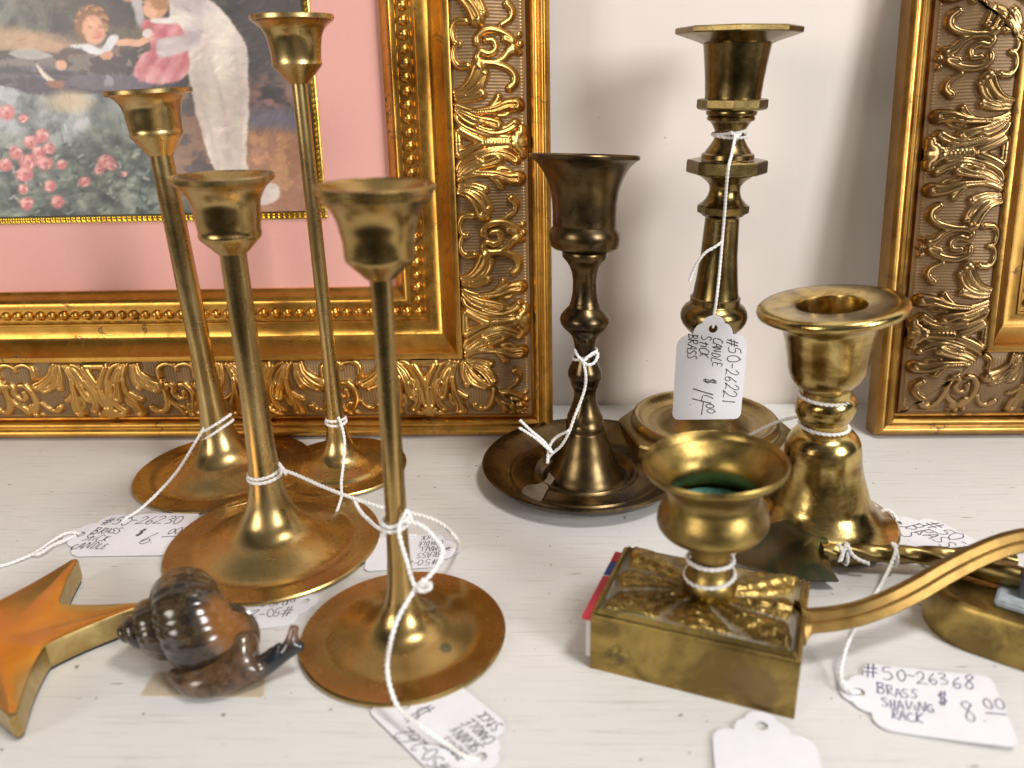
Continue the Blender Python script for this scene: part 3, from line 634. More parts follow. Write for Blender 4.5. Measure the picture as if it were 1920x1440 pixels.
stemD = AD.sil([(806, 37), (803, 35), (799, 35.5), (789, 35.5), (787, 33), (780, 33.2), (770, 28.5), (759, 24.5), (748, 21), (737, 20.3), (724, 23), (722.5, 25.5), (720, 25.5), (713, 27.5), (706, 31), (699, 32.2), (691, 30), (676, 22), (662, 19), (652, 18.8), (640, 21), (630, 24), (622, 31), (615, 39), (608, 44.5), (600, 47), (592, 45), (582, 37), (575, 30), (573, 28), (569, 28), (567, 26.5), (560, 25), (548, 23), (525, 22.2), (510, 24.5), (498, 29), (488, 36), (482, 41.5), (471, 42.5), (468, 40)])
lathe('stem', [(stemD[0][0]*.99, stemD[0][1])]+stemD[1:], AD.ax, 64, M_DARK, rootD, smooth=50, tilt=(.05, 0))
cupD = AD.sil([(468, 40), (467, 58), (462, 63.5), (452, 66), (443, 66.8), (434, 65), (428, 61.5), (425.5, 60.2), (424, 59.4), (422, 60.2), (400, 60), (380, 61), (359, 64), (345, 68), (332, 73.5), (320, 79.5), (310, 86.5), (302, 95), (298, 101), (297, 103.6), (291, 104), (289.5, 103)])
cupD = [(r, z) for r, z in cupD]
ins = [(max(r-.0014, .002), z) for r, z in cupD[::-1][3:12]]
lathe('cup', cupD+ins+[(.001, ins[-1][1])], AD.ax, 96, M_DARK, rootD, smooth=32, tilt=(.055, .07))
# the wax scrap stuck in the tray
def blob_patch(nm, c, pts, h, mat, parent=None, n=8):
    q = catmull([(x, y, 0) for x, y in pts], 5, True); V = [c+Vector((p.x, p.y, .0)) for p in q]+[c+Vector((p.x*.8, p.y*.8, h)) for p in q]; m = len(q)
    F = [(i, (i+1) % m, m+(i+1) % m, m+i) for i in range(m)]+[tuple(range(m, 2*m))]
    return link(nm, mesh(nm, V, F), mat, parent, 50)
wx = at_z(1010, 912, .0032)
pz = [at_z(*p, .0032)-wx for p in [(1048, 884), (1050, 892), (1038, 903), (1024, 924), (1012, 943), (990, 938), (978, 926), (984, 915), (1008, 912), (1028, 900), (1034, 884)]]
M_WAX = simple('dull_wax', (.115, .085, .052), .75, .3, 400, .15)
tag_thing(blob_patch('wax_scrap', wx+Vector((0, 0, .0006)), [(p.x, p.y) for p in pz], .0008, M_WAX), 'flat scrap of dull wax stuck in the dark bronze drip tray', 'wax')
# ------------------------------------------------------------------ tall eight sided stick by the wall
AX_ = Axis((1317, 832), (1385, 57))
rootX = empty('candlestick', AX_.B, 'tall dark brass candlestick with an eight sided top plate, near the wall', 'candlestick')
PH = math.radians(190)*-1
rb = 158/F_PX*depth(AX_.B)
base8 = [(rb*.98, .0001), (rb, .001), (rb, .0105), (rb*.985, .0118), (rb*.93, .0125)]
lathe('plinth', base8+[(rb*.86, .0127)], AX_.ax, mat=M_XBASE, parent=rootX, facets=8, phase=PH, smooth=20, cap=True)
dome = smooth_prof([(rb*.86, .0126), (rb*.85, .0150), (rb*.82, .0172), (rb*.78, .0170), (rb*.72, .0140), (rb*.62, .0125), (rb*.50, .0135), (rb*.38, .0175), (rb*.29, .0225), (rb*.24, .0290)], 4)
lathe('base', dome, AX_.ax, 96, M_XBASE, rootX)
zt = AX_.z_at(640)
stemX = [(rb*.24, .0290), (rb*.21, .034), (rb*.245, .038), (rb*.245, .041), (rb*.2, .043)]+AX_.sil([(640, 31), (628, 36), (618, 46)])
lathe('foot_neck', stemX, AX_.ax, 64, M_HEX, rootX)
lathe('shaft', AX_.sil([(618, 46), (613, 51), (606, 57), (598, 60.5), (590, 61.5), (582, 60), (574, 55), (569, 48), (567, 46), (560, 46), (557, 46.5), (555, 43), (549, 41.5), (520, 38), (480, 34), (440, 32.5), (412, 31.5), (408, 31.5), (406, 33), (403, 38)]), AX_.ax, 48, M_HEX, rootX, smooth=40)
lathe('lower_knop', AX_.sil([(403, 38), (400, 44), (398, 47), (386, 47.5), (384, 45)]), AX_.ax, mat=M_HEX, parent=rootX, facets=8, phase=PH, smooth=20)
lathe('waist', AX_.sil([(384, 45), (380, 40), (372, 33), (364, 29.5), (356, 28), (348, 29), (339, 36), (331, 47), (328, 51), (325, 51)]), AX_.ax, 48, M_HEX, rootX)
lathe('knop', AX_.sil([(325, 60), (324, 72), (322, 74), (302, 74), (299.5, 72), (299, 52)]), AX_.ax, mat=M_HEX, parent=rootX, facets=8, phase=PH, smooth=20)
lathe('neck', AX_.sil([(299, 52), (297, 49), (289, 48.5), (287, 46), (286, 43), (280, 40), (272, 34), (262, 28.5), (254, 26.5), (247, 27), (240, 30), (232, 35), (228, 38), (225, 43.5), (220, 44.5), (218, 42), (215, 46), (210, 47), (207, 46)]), AX_.ax, 64, M_HEX, rootX)
lathe('collar', AX_.sil([(207, 56), (204.5, 63), (201, 65), (187, 65), (185, 63), (184, 55)]), AX_.ax, mat=M_HEX, parent=rootX, facets=8, phase=PH, smooth=20)
lathe('cup', AX_.sil([(184, 51.5), (180, 51.5), (150, 54), (120, 57.5), (95, 61), (82, 63), (79, 61)]), AX_.ax, mat=M_HEX, parent=rootX, facets=24, phase=PH, smooth=20)
zc = AX_.z_at(58); rp_ = 117/F_PX*depth(AX_.point(zc))
lathe('top_plate', [(.009, zc-.0060), (rp_*.53, zc-.0058), (rp_*.62, zc-.0046), (rp_*.985, zc-.0011), (rp_, zc-.0006), (rp_, zc+.0012), (rp_-.0006, zc+.0017), (.0125, zc+.0012), (.0120, zc+.0005), (.0118, zc-.0018)], AX_.ax, mat=M_HEX, parent=rootX, facets=8, phase=PH, smooth=20, cap=False)
# ------------------------------------------------------------------ squat bell stick
AK = Axis((1533, 985), (1560, 568))
rootK = empty('candlestick', AK.B, 'squat shiny brass candlestick with a wide flat rim and bell shaped foot', 'candlestick')
rk = 141/F_PX*depth(AK.B)
lk = sorted(AK.sil([(985, 116), (971, 107), (953, 99), (935, 92), (917, 85), (899, 79), (880, 73.5), (863, 70.5), (845, 69), (827, 66), (816, 60), (809, 53), (804, 44), (802, 41)]), key=lambda q: q[1])
low = [(rk-.003, .0001), (rk-.0006, .0006), (rk, .0016), (rk, .0030), (rk-.0008, .0038), (rk*.97, .0042), (rk*.91, .0050), (rk*.84, .0063), (rk*.775, .0081)]
lathe('bell_foot', low+smooth_prof([low[-1]]+[q for q in lk if q[1] > .0098], 4)[1:], AK.ax, 112, M_BELL, rootK, wob=.006)
lathe('collar', AK.sil([(802, 41), (797, 41), (792, 41), (788, 42.5), (783, 47), (780, 47.5), (777, 50), (770, 53), (760, 54.5), (750, 53.5), (743, 50), (740, 45.5), (737, 45), (732, 45), (727, 44.5)]), AK.ax, 72, M_BELL, rootK, tilt=(-.03, 0))
zr = AK.z_at(568); rr = 135/F_PX*depth(AK.point(zr)); rh = 63/F_PX*depth(AK.point(zr))
cb = AK.sil([(727, 44.5), (721, 50), (715, 56), (705, 64), (693, 69.5), (680, 72.5), (664, 74.5), (645, 78), (628, 81.5), (612, 86.5), (604, 92)])
cup = smooth_prof(cb, 3)+[(rr*.80, zr-.0058), (rr*.93, zr-.0046), (rr*.985, zr-.0036), (rr, zr-.0022), (rr*.99, zr-.0008), (rr*.96, zr), (rr*.85, zr+.0001), (rh*1.06, zr-.0003), (rh, zr-.0008), (rh*.985, zr-.0018), (rh*.97, zr-.018), (.001, zr-.0182)]
lathe('cup', cup, AK.ax, 112, M_BELL, rootK, tilt=(-.055, 0), smooth=45)
# ------------------------------------------------------------------ matchbox holder with candle cup
FLc, FRc = at_z(1106, 1252), at_z(1489, 1349)
bx_ = FRc-FLc; Lb = bx_.length; bx_.normalize(); by_ = Vector((-bx_.y, bx_.x, 0))
HB = at_y(1105, 1152, FLc.y).z; BL = at_z(1178, 1023, HB); Db = (BL-FLc).dot(by_)
ctr = FLc+bx_*(Lb/2)+by_*(Db/2)
def MB_(x, y, z): return FLc+bx_*x+by_*y+Vector((0, 0, z))
stain(M_MATCH, MB_(Lb*.80, 0, HB*.38), .0085, .0100, (.20, .13, .06), amount=.75)
stain(M_MATCH, MB_(Lb*.14, 0, HB*.35), .003, .0075, (.10, .085, .05), amount=.7, thr=.46)
rootM = empty('matchbox_holder', ctr, 'brass matchbox cover with embossed leaf top carrying a candle cup, curved handle on the right', 'candle holder')
def sleeve():
    # cover open at both ends: front, top rim, back; front face slightly tapered like the photo
    t = .0011; bm = bmesh.new()
    out = [(0, 0), (.0, HB-.0016), (.0005, HB-.0005), (.0016, HB), (Db-.0016, HB), (Db-.0005, HB-.0005), (Db, HB-.0016), (Db, 0)]
    inn = [(Db-t, 0), (Db-t, HB-.0022), (t, HB-.0022), (t, 0)]
    prof = out+inn; xs = [0, .0006, Lb*.25, Lb*.5, Lb*.75, Lb-.0006, Lb]; rows = []
    for i, x in enumerate(xs): rows.append([bm.verts.new(MB_(x, y, z)) for y, z in prof])
    m = len(prof)
    for a, b in zip(rows, rows[1:]):
        for k in range(m): bm.faces.new((a[k], a[(k+1) % m], b[(k+1) % m], b[k]))
    for r_, fl in ((rows[0], 0), (rows[-1], 1)):
        # end rims as three strips
        for q in ((0, 1, 2, 3, 10, 11), (3, 4, 9, 10), (4, 5, 6, 7, 8, 9)): bm.faces.new([r_[k] for k in q])
    return bm_mesh('cover', bm)
link('cover', sleeve(), M_MATCH, rootM, 30)
def emboss(x, y):
    """relief of the cover's top: leaves radiating from the column, a beaded border; 0..1"""
    cx, cy = Lb*.50, Db*.52; dx, dy = (x-cx)/(Lb*.5), (y-cy)/(Db*.5); r = math.hypot(dx, dy); th = math.atan2(dy, dx)
    e = max(abs(dx), abs(dy))
    w = th*8+.5*math.sin(2*th)+.5*math.sin(r*5)
    pet = .5+.5*math.cos(w); rad = min(1, max(0, (r-.12)*4))
    h = .19+.66*pet**.6*rad+.15*math.cos(w*3)*rad*pet+.10*math.cos(r*34)*pet*(r > .45)
    scal = .80+.055*pet                                             # scalloped leaf ends before the plain border
    h *= 1-min(1, max(0, (e-scal)/.06)); bd = 0
    n = mnoise.noise(Vector((x*300, y*300, 0)))*.10+mnoise.noise(Vector((x*900, y*900, 3)))*.08
    edge = .55 if e > .93 else 0
    return max(0, min(1.2, max(h, bd, edge)+n*(e < .92)))
def top_relief():
    nx, ny = 170, 110; V, Fc, H = [], [], []; m = .0012
    for j in range(ny+1):
        for i in range(nx+1):
            x = m+(Lb-2*m)*i/nx; y = m+(Db-2*m)*j/ny; h = emboss(x, y); e = min(i, nx-i, j, ny-j)
            z = HB+.0002+h*.0027*min(1, e/3); V.append(MB_(x, y, z)); H.append(h)
    Fc = [(j*(nx+1)+i, j*(nx+1)+i+1, (j+1)*(nx+1)+i+1, (j+1)*(nx+1)+i) for j in range(ny) for i in range(nx)]
    me = mesh('embossed_top', V, Fc); a = me.attributes.new('relief', 'FLOAT', 'POINT'); a.data.foreach_set('value', H); return me
def mat_emboss():
    m = M_MATCH.copy(); m.name = 'embossed_brass'; t = m.node_tree; b = t.nodes['Principled BSDF']; src = b.inputs['Base Color'].links[0].from_socket; met = b.inputs['Metallic'].links[0].from_socket
    a = attr(t, 'relief'); f = mix(t, .30, a.outputs['Fac'], noise(t, 420, 4, .7)); k = ramp(t, f, [(.25, 1.), (.42, 0.)])
    k2 = mix(t, 1., k, ramp(t, noise(t, 70, 3), [(.36, .3), (.56, .9)]), 'MULTIPLY')
    L(t, mix(t, k2, src, (.27, .25, .21)), b.inputs['Base Color']); L(t, mix(t, k2, met, 0.0), b.inputs['Metallic'])
    for l in list(b.inputs['Roughness'].links): t.links.remove(l)
    L(t, ramp(t, k2, [(0, .36), (1, .75)]), b.inputs['Roughness']); return m
link('embossed_top', top_relief(), mat_emboss(), rootM, 60)
zb = HB
AM = Axis((1329, 1112), (1341, 862), zb)
colp = AM.sil([(1116, 30), (1112, 40), (1104, 48), (1094, 51), (1084, 50), (1076, 45), (1070, 39), (1060, 36.5), (1046, 36), (1030, 37), (1016, 39.5), (1008, 43)])
lathe('column', [(q[0], q[1]) for q in colp], AM.ax, 64, M_MATCH, rootM)
cm = AM.sil([(1008, 43), (1005, 54), (1000, 70), (994, 84), (988, 93.5), (981, 99.5), (975, 102.5), (962, 101.5), (950, 97.5), (940, 92.5), (932, 88.5), (924, 87), (916, 88), (907, 92.5), (898, 100), (890, 110), (882, 122), (876, 130), (871, 133), (866, 134), (862, 132)])
cm = smooth_prof(cm, 2); insm = [(r-.0016, z) for r, z in cm[::-1][3:30]]
M_CUPV = M_MATCH.copy(); M_CUPV.name = 'dull_brass_with_verdigris'
stain(M_CUPV, AM.point(AM.z_at(955)), .0125, .0162, (.07, .25, .20), amount=1.0, wob=.001, thr=.42)
lathe('candle_cup', cm+insm+[(.001, insm[-1][1])], AM.ax, 112, M_CUPV, rootM, tilt=(-.03, 0), smooth=50)
# green crust inside the cup
zi = AM.z_at(974)
def mat_verdigris():
    m, t, b = mat_new('verdigris_crust'); n = noise(t, 500, 5, .7); L(t, mix(t, ramp(t, n, [(.35, 0.), (.65, 1.)]), (.03, .14, .12), (.16, .42, .35)), b.inputs['Base Color']); b.inputs['Roughness'].default_value = .8; bump(t, b, n, .7, .0008); return m
lathe('verdigris', [(.0001, zi), (.0100, zi-.0002), (.0132, zi+.0010), (.0152, zi+.0040)], AM.ax, 48, mat_verdigris(), rootM, cap=False)
# handle: flat bar rising from the cover's right end
hp = [(1500, 1168, .0), (1520, 1164, .001), (1560, 1160, .003), (1610, 1150, .006), (1665, 1130, .009), (1720, 1103, .011), (1780, 1068, .013), (1840, 1038, .015), (1895, 1018, .016), (1950, 1010, .017), (2010, 1020, .018), (2050, 1060, .016)]
d0 = depth(MB_(Lb, Db*.52, HB*.7))
hpath = catmull([at_d(x, y, d0+o) for x, y, o in hp], 6)
def bar(path, wv, th, groove=.0004):
    """flat bar: cross-section rounded rectangle with a groove down its middle, wide side facing the viewer"""
    V, Fc = [], []; n = len(path); cs = [(-.5, -.3), (-.42, -.5), (-.08, -.5), (0, -.36), (.08, -.5), (.42, -.5), (.5, -.3), (.5, .3), (.42, .5), (-.42, .5), (-.5, .3)]; m = len(cs)
    for i, p in enumerate(path):
        t = (path[min(i+1, n-1)]-path[max(i-1, 0)]).normalized(); o = (Vector((.25, 1, -.35))); o = (o-t*o.dot(t)).normalized(); s = t.cross(o)
        w = wv*(1+.9*max(0, 1-i/7)**2)
        for a, b in cs: V.append(p+s*(a*w)+o*(b*th))
    for i in range(n-1):
        for k in range(m): Fc.append((i*m+k, i*m+(k+1) % m, (i+1)*m+(k+1) % m, (i+1)*m+k))
    Fc += [tuple(range(m))[::-1], tuple((n-1)*m+k for k in range(m))]; return V, Fc
link('handle', mesh('handle', *bar(hpath, .0080, .0046)), M_HANDLE, rootM, 40)
# matchbox inside the cover, poking out at the left end
rootB = empty('matchbox', MB_(-.001, Db/2, 0), 'red, white and blue cardboard matchbox poking out of the brass cover', 'matchbox')
def box_lo(nm, x0, x1, y0, y1, z0, z1, mat, parent):
    bm = bmesh.new(); c = [bm.verts.new(MB_(x, y, z)) for x in (x0, x1) for y in (y0, y1) for z in (z0, z1)]
    for f in ((0, 1, 3, 2), (4, 6, 7, 5), (0, 4, 5, 1), (2, 3, 7, 6), (0, 2, 6, 4), (1, 5, 7, 3)): bm.faces.new([c[i] for i in f])
    bmesh.ops.recalc_face_normals(bm, faces=bm.faces[:]); bmesh.ops.bevel(bm, geom=bm.edges[:], offset=.0003, segments=2, affect='EDGES'); return link(nm, bm_mesh(nm, bm), mat, parent, 40)
M_RED = simple('red_printed_card', (.55, .035, .06), .5, .05, 300, .08); M_BLUE = simple('blue_printed_card', (.02, .05, .26), .5); M_WHITE = simple('white_card', (.72, .70, .70), .7, .05, 300)
y0, y1 = .0014, Db-.0014; zt_ = HB-.0026
box_lo('tray', -.0022, Lb*.9, y0+.0006, y1-.0006, .0030, zt_-.0016, M_WHITE, rootB)
box_lo('sleeve', -.0036, Lb*.85, y0, y0+(y1-y0)*.60, zt_-.0014, zt_, M_RED, rootB)
box_lo('white_line', -.0037, Lb*.85, y0+(y1-y0)*.603, y0+(y1-y0)*.617, zt_-.0014, zt_, M_WHITE, rootB)
box_lo('blue_band', -.0036, Lb*.85, y0+(y1-y0)*.62, y0+(y1-y0)*.83, zt_-.0014, zt_, M_BLUE, rootB)
box_lo('red_end', -.0036, Lb*.85, y0+(y1-y0)*.845, y1, zt_-.0014, zt_, M_RED, rootB)
# ------------------------------------------------------------------ leaf shaped server with a twisted handle
ZL = .0075
rootU = empty('brass_server', at_z(1480, 1040, ZL), 'brass utensil with a dark green stained notched blade and twisted rod handle', 'utensil')
def blade():
    pts = [(1372, 1046), (1390, 1026), (1412, 1008), (1432, 996), (1470, 991), (1515, 990), (1557, 989), (1550, 1000), (1547, 1012), (1556, 1024), (1558, 1038), (1553, 1050), (1560, 1064), (1574, 1078), (1545, 1078), (1513, 1077), (1478, 1073), (1440, 1065), (1405, 1056)]
    q = [at_z(x, y, ZL) for x, y in pts]; c = sum(q, Vector())/len(q); bm = bmesh.new()
    # build a fine fan so the sheet can curl
    rings = [1, .8, .6, .4, .2]; qs = []
    for i in range(len(q)):
        for k in range(4): qs.append(q[i].lerp(q[(i+1) % len(q)], k/4))
    def bend(p):
        d = p-c; u = d.y/.016; return p+Vector((0, 0, .0030*u*abs(u)-.0022*(max(0, -d.x)/.03)**2))
    rows = [[bm.verts.new(bend(c+(p-c)*s)) for p in qs] for s in rings]; m = len(qs); cv = bm.verts.new(bend(c))
    for a, b in zip(rows, rows[1:]):
        for k in range(m): bm.faces.new((a[k], a[(k+1) % m], b[(k+1) % m], b[k]))
    for k in range(m): bm.faces.new((rows[-1][k], rows[-1][(k+1) % m], cv))
    bmesh.ops.recalc_face_normals(bm, faces=bm.faces[:]); r = bmesh.ops.solidify(bm, geom=bm.faces[:], thickness=.0009); return bm_mesh('blade', bm)
link('blade', blade(), M_LEAF, rootU, 40)
def twisted(a, b, half, pitch, n=160, sq=4):
    V, Fc = [], []; t = (b-a).normalized(); N = (Vector((0, 0, 1))-t*t.z).normalized(); B = t.cross(N); Lr = (b-a).length; cs = []
    for k in range(sq):
        for j in range(5):
            th = 2*math.pi*(k+j/5)/sq; x, y = math.cos(th), math.sin(th); r = half*1.25/((abs(x)**5+abs(y)**5)**.2)*.86; cs.append((r*x, r*y))
    m = len(cs)
    for i in range(n+1):
        s = i/n; ph = 2*math.pi*s*Lr/pitch; c = a.lerp(b, s)
        for x, y in cs: V.append(c+N*(x*math.cos(ph)-y*math.sin(ph))+B*(x*math.sin(ph)+y*math.cos(ph)))
    for i in range(n):
        for k in range(m): Fc.append((i*m+k, i*m+(k+1) % m, (i+1)*m+(k+1) % m, (i+1)*m+k))
    Fc += [tuple(range(m))[::-1], tuple(n*m+k for k in range(m))]; return V, Fc
ra, rb_ = at_z(1540, 1035, ZL+.001), at_z(1900, 1047, ZL)
link('twisted_rod', mesh('twisted_rod', *twisted(ra, rb_, .0031, .056)), M_ROD, rootU, 45)
# ------------------------------------------------------------------ oval brass dish at the right edge
def oval_dish():
    root = empty('brass_dish', at_z(1830, 1215), 'low rounded brass dish with engraved side, partly cut off by the right edge', 'dish')
    q = [at_z(x, y) for x, y in [(1728, 1196), (1722, 1180), (1728, 1160)]]
    nose = at_z(1722, 1192); d = (at_z(1918, 1276)-at_z(1745, 1216)).normalized(); nrm = Vector((-d.y, d.x, 0)); wd = .019; hgt = .0175
    outl = []
    for k in range(25): 
        a = math.pi*(.5+k/24); outl.append(nose+d*(.017+.019*math.cos(a))+nrm*(wd+wd*-math.sin(a)*-1*-1))
    path = [p for p in outl]; far0 = outl[0]+d*.08; far1 = outl[-1]+d*.08
    ring = [far0]+outl+[far1]
    V, Fc = [], []; lv = [(0, 1.0), (.25, 1.03), (.8, 1.0), (.97, .985), (1.0, .96), (1.0, .90), (.93, .87), (.35, .84)]; c0 = nose+d*.06+nrm*wd
    for h, s in lv:
        for p in ring: 
            base = nose+nrm*wd; u = (p-base).dot(d); v = (p-base).dot(nrm); V.append(base+d*(u if u > .03 else .03-(.03-u)*s)+nrm*(v*s)+Vector((0, 0, h*hgt+.0002)))
    m = len(ring)
    for i in range(len(lv)-1):
        for k in range(m-1): Fc.append((i*m+k, i*m+k+1, (i+1)*m+k+1, (i+1)*m+k))
        Fc.append((i*m+m-1, i*m, (i+1)*m, (i+1)*m+m-1))
    Fc.append(tuple(range(m))[::-1]); body = link('body', mesh('body', V, Fc), M_MATCH, root, 45)
    b2 = len(lv)-1
    link('floor', mesh('floor', [p+Vector((0, 0, .0085)) for p in V[b2*m:(b2+1)*m]], [tuple(range(m))]), M_MATCH, root, 0)
    base = nose+nrm*wd
    def bxx(nm, u0, u1, v0, v1, z0, z1, mat):
        bm = bmesh.new(); c = [bm.verts.new(base+d*u+nrm*v+Vector((0, 0, z))) for u in (u0, u1) for v in (v0, v1) for z in (z0, z1)]
        for f in ((0, 1, 3, 2), (4, 6, 7, 5), (0, 4, 5, 1), (2, 3, 7, 6), (0, 2, 6, 4), (1, 5, 7, 3)): bm.faces.new([c[i] for i in f])
        bmesh.ops.recalc_face_normals(bm, faces=bm.faces[:]); bmesh.ops.bevel(bm, geom=bm.edges[:], offset=.0007, segments=2, affect='EDGES'); return link(nm, bm_mesh(nm, bm), mat, root, 40)
    bxx('residue_ledge', .020, .09, -.008, .0135, .0145, .0172, M_RESIDUE); bxx('grey_plate', .026, .09, -.002, .0125, .0066, .0270, M_GREY)
    p0 = base+d*.004+nrm*.006+Vector((0, 0, .0205)); path = [p0+d*(.0225*s/8) for s in range(9)]
    link('brass_tube', mesh('brass_tube', *tube_vf(path, [.0035]+[.0045]*7+[.0042], 24)), M_ROD, root, 40)
oval_dish()
# ------------------------------------------------------------------ star
def star():
    A, C = at_z(143, 1046, .011), at_z(24, 1340, .011); Bp = at_z(268, 1132, .011)
    # circle through the three seen points
    ax_, ay_, bx, by, cx, cy = A.x, A.y, Bp.x, Bp.y, C.x, C.y
    D = 2*(ax_*(by-cy)+bx*(cy-ay_)+cx*(ay_-by))
    ux = ((ax_**2+ay_**2)*(by-cy)+(bx**2+by**2)*(cy-ay_)+(cx**2+cy**2)*(ay_-by))/D
    uy = ((ax_**2+ay_**2)*(cx-bx)+(bx**2+by**2)*(ax_-cx)+(cx**2+cy**2)*(bx-ax_))/D
    cen = Vector((ux, uy, 0)); R = (Vector((ax_, ay_, 0))-cen).length; b0 = math.atan2(by-uy, bx-ux)
    angs = {0: b0, 1: math.atan2(ay_-uy, ax_-ux), -1: math.atan2(cy-uy, cx-ux)}
    sp1 = (angs[1]-b0) % (2*math.pi); sp2 = (b0-angs[-1]) % (2*math.pi); rest = (2*math.pi-sp1-sp2)/3
    tips = [b0, b0+sp1, b0+sp1+rest, b0+sp1+2*rest, b0-sp2]; ol = []
    for i in range(5):
        a, b = tips[i], tips[(i+1) % 5]; b = a+((b-a) % (2*math.pi)); mid = (a+b)/2; P_ = lambda r, t: Vector((cen.x+r*math.cos(t), cen.y+r*math.sin(t), 0))
        ri = R*.46
        w = .075; ol += [P_(R*.985, a-w*.35), P_(R, a), P_(R*.985, a+w*.35)]
        pa, pm, pb = P_(R*.985, a+w*.35), P_(ri, mid), P_(R*.985, b-w*.35)
        for s in (.2, .4, .6, .75, .88): v = pa.lerp(pm, s); ol.append(v+(cen-v)*(.05*math.sin(s*math.pi)))
        ol.append(P_(ri*1.015, mid))
        for s in (.12, .25, .4, .6, .8): v = pm.lerp(pb, s); ol.append(v+(cen-v)*(.05*math.sin(s*math.pi)))
    h = .011; root = empty('star_dish', cen, 'thick five pointed brass star lying at the lower left edge', 'star'); m = len(ol)
    def lay(rows, nm, mat, close=False):
        V = [cen+(p-cen)*s+Vector((0, 0, z)) for s, z in rows for p in ol]; Fc = []
        for i in range(len(rows)-1):
            for k in range(m): Fc.append((i*m+k, i*m+(k+1) % m, (i+1)*m+(k+1) % m, (i+1)*m+k))
        if close: Fc.append(tuple((len(rows)-1)*m+k for k in range(m)))
        return link(nm, mesh(nm, V, Fc), mat, root, 40)
    lay([(.93, .0002), (.965, .0002), (.975, .0012)], 'felt_base', M_FELT)
    lay([(.975, .0012), (.995, .0018), (1.0, .0040), (1.0, h-.0014), (.997, h-.0006), (.990, h-.0001), (.982, h)], 'rim', M_STARSIDE)
    lay([(.982, h), (.93, h-.0003), (.8, h-.0008), (.62, h-.0013), (.42, h-.0016), (.2, h-.0018), (.02, h-.0018)], 'hollow', M_STAR, True)
star()
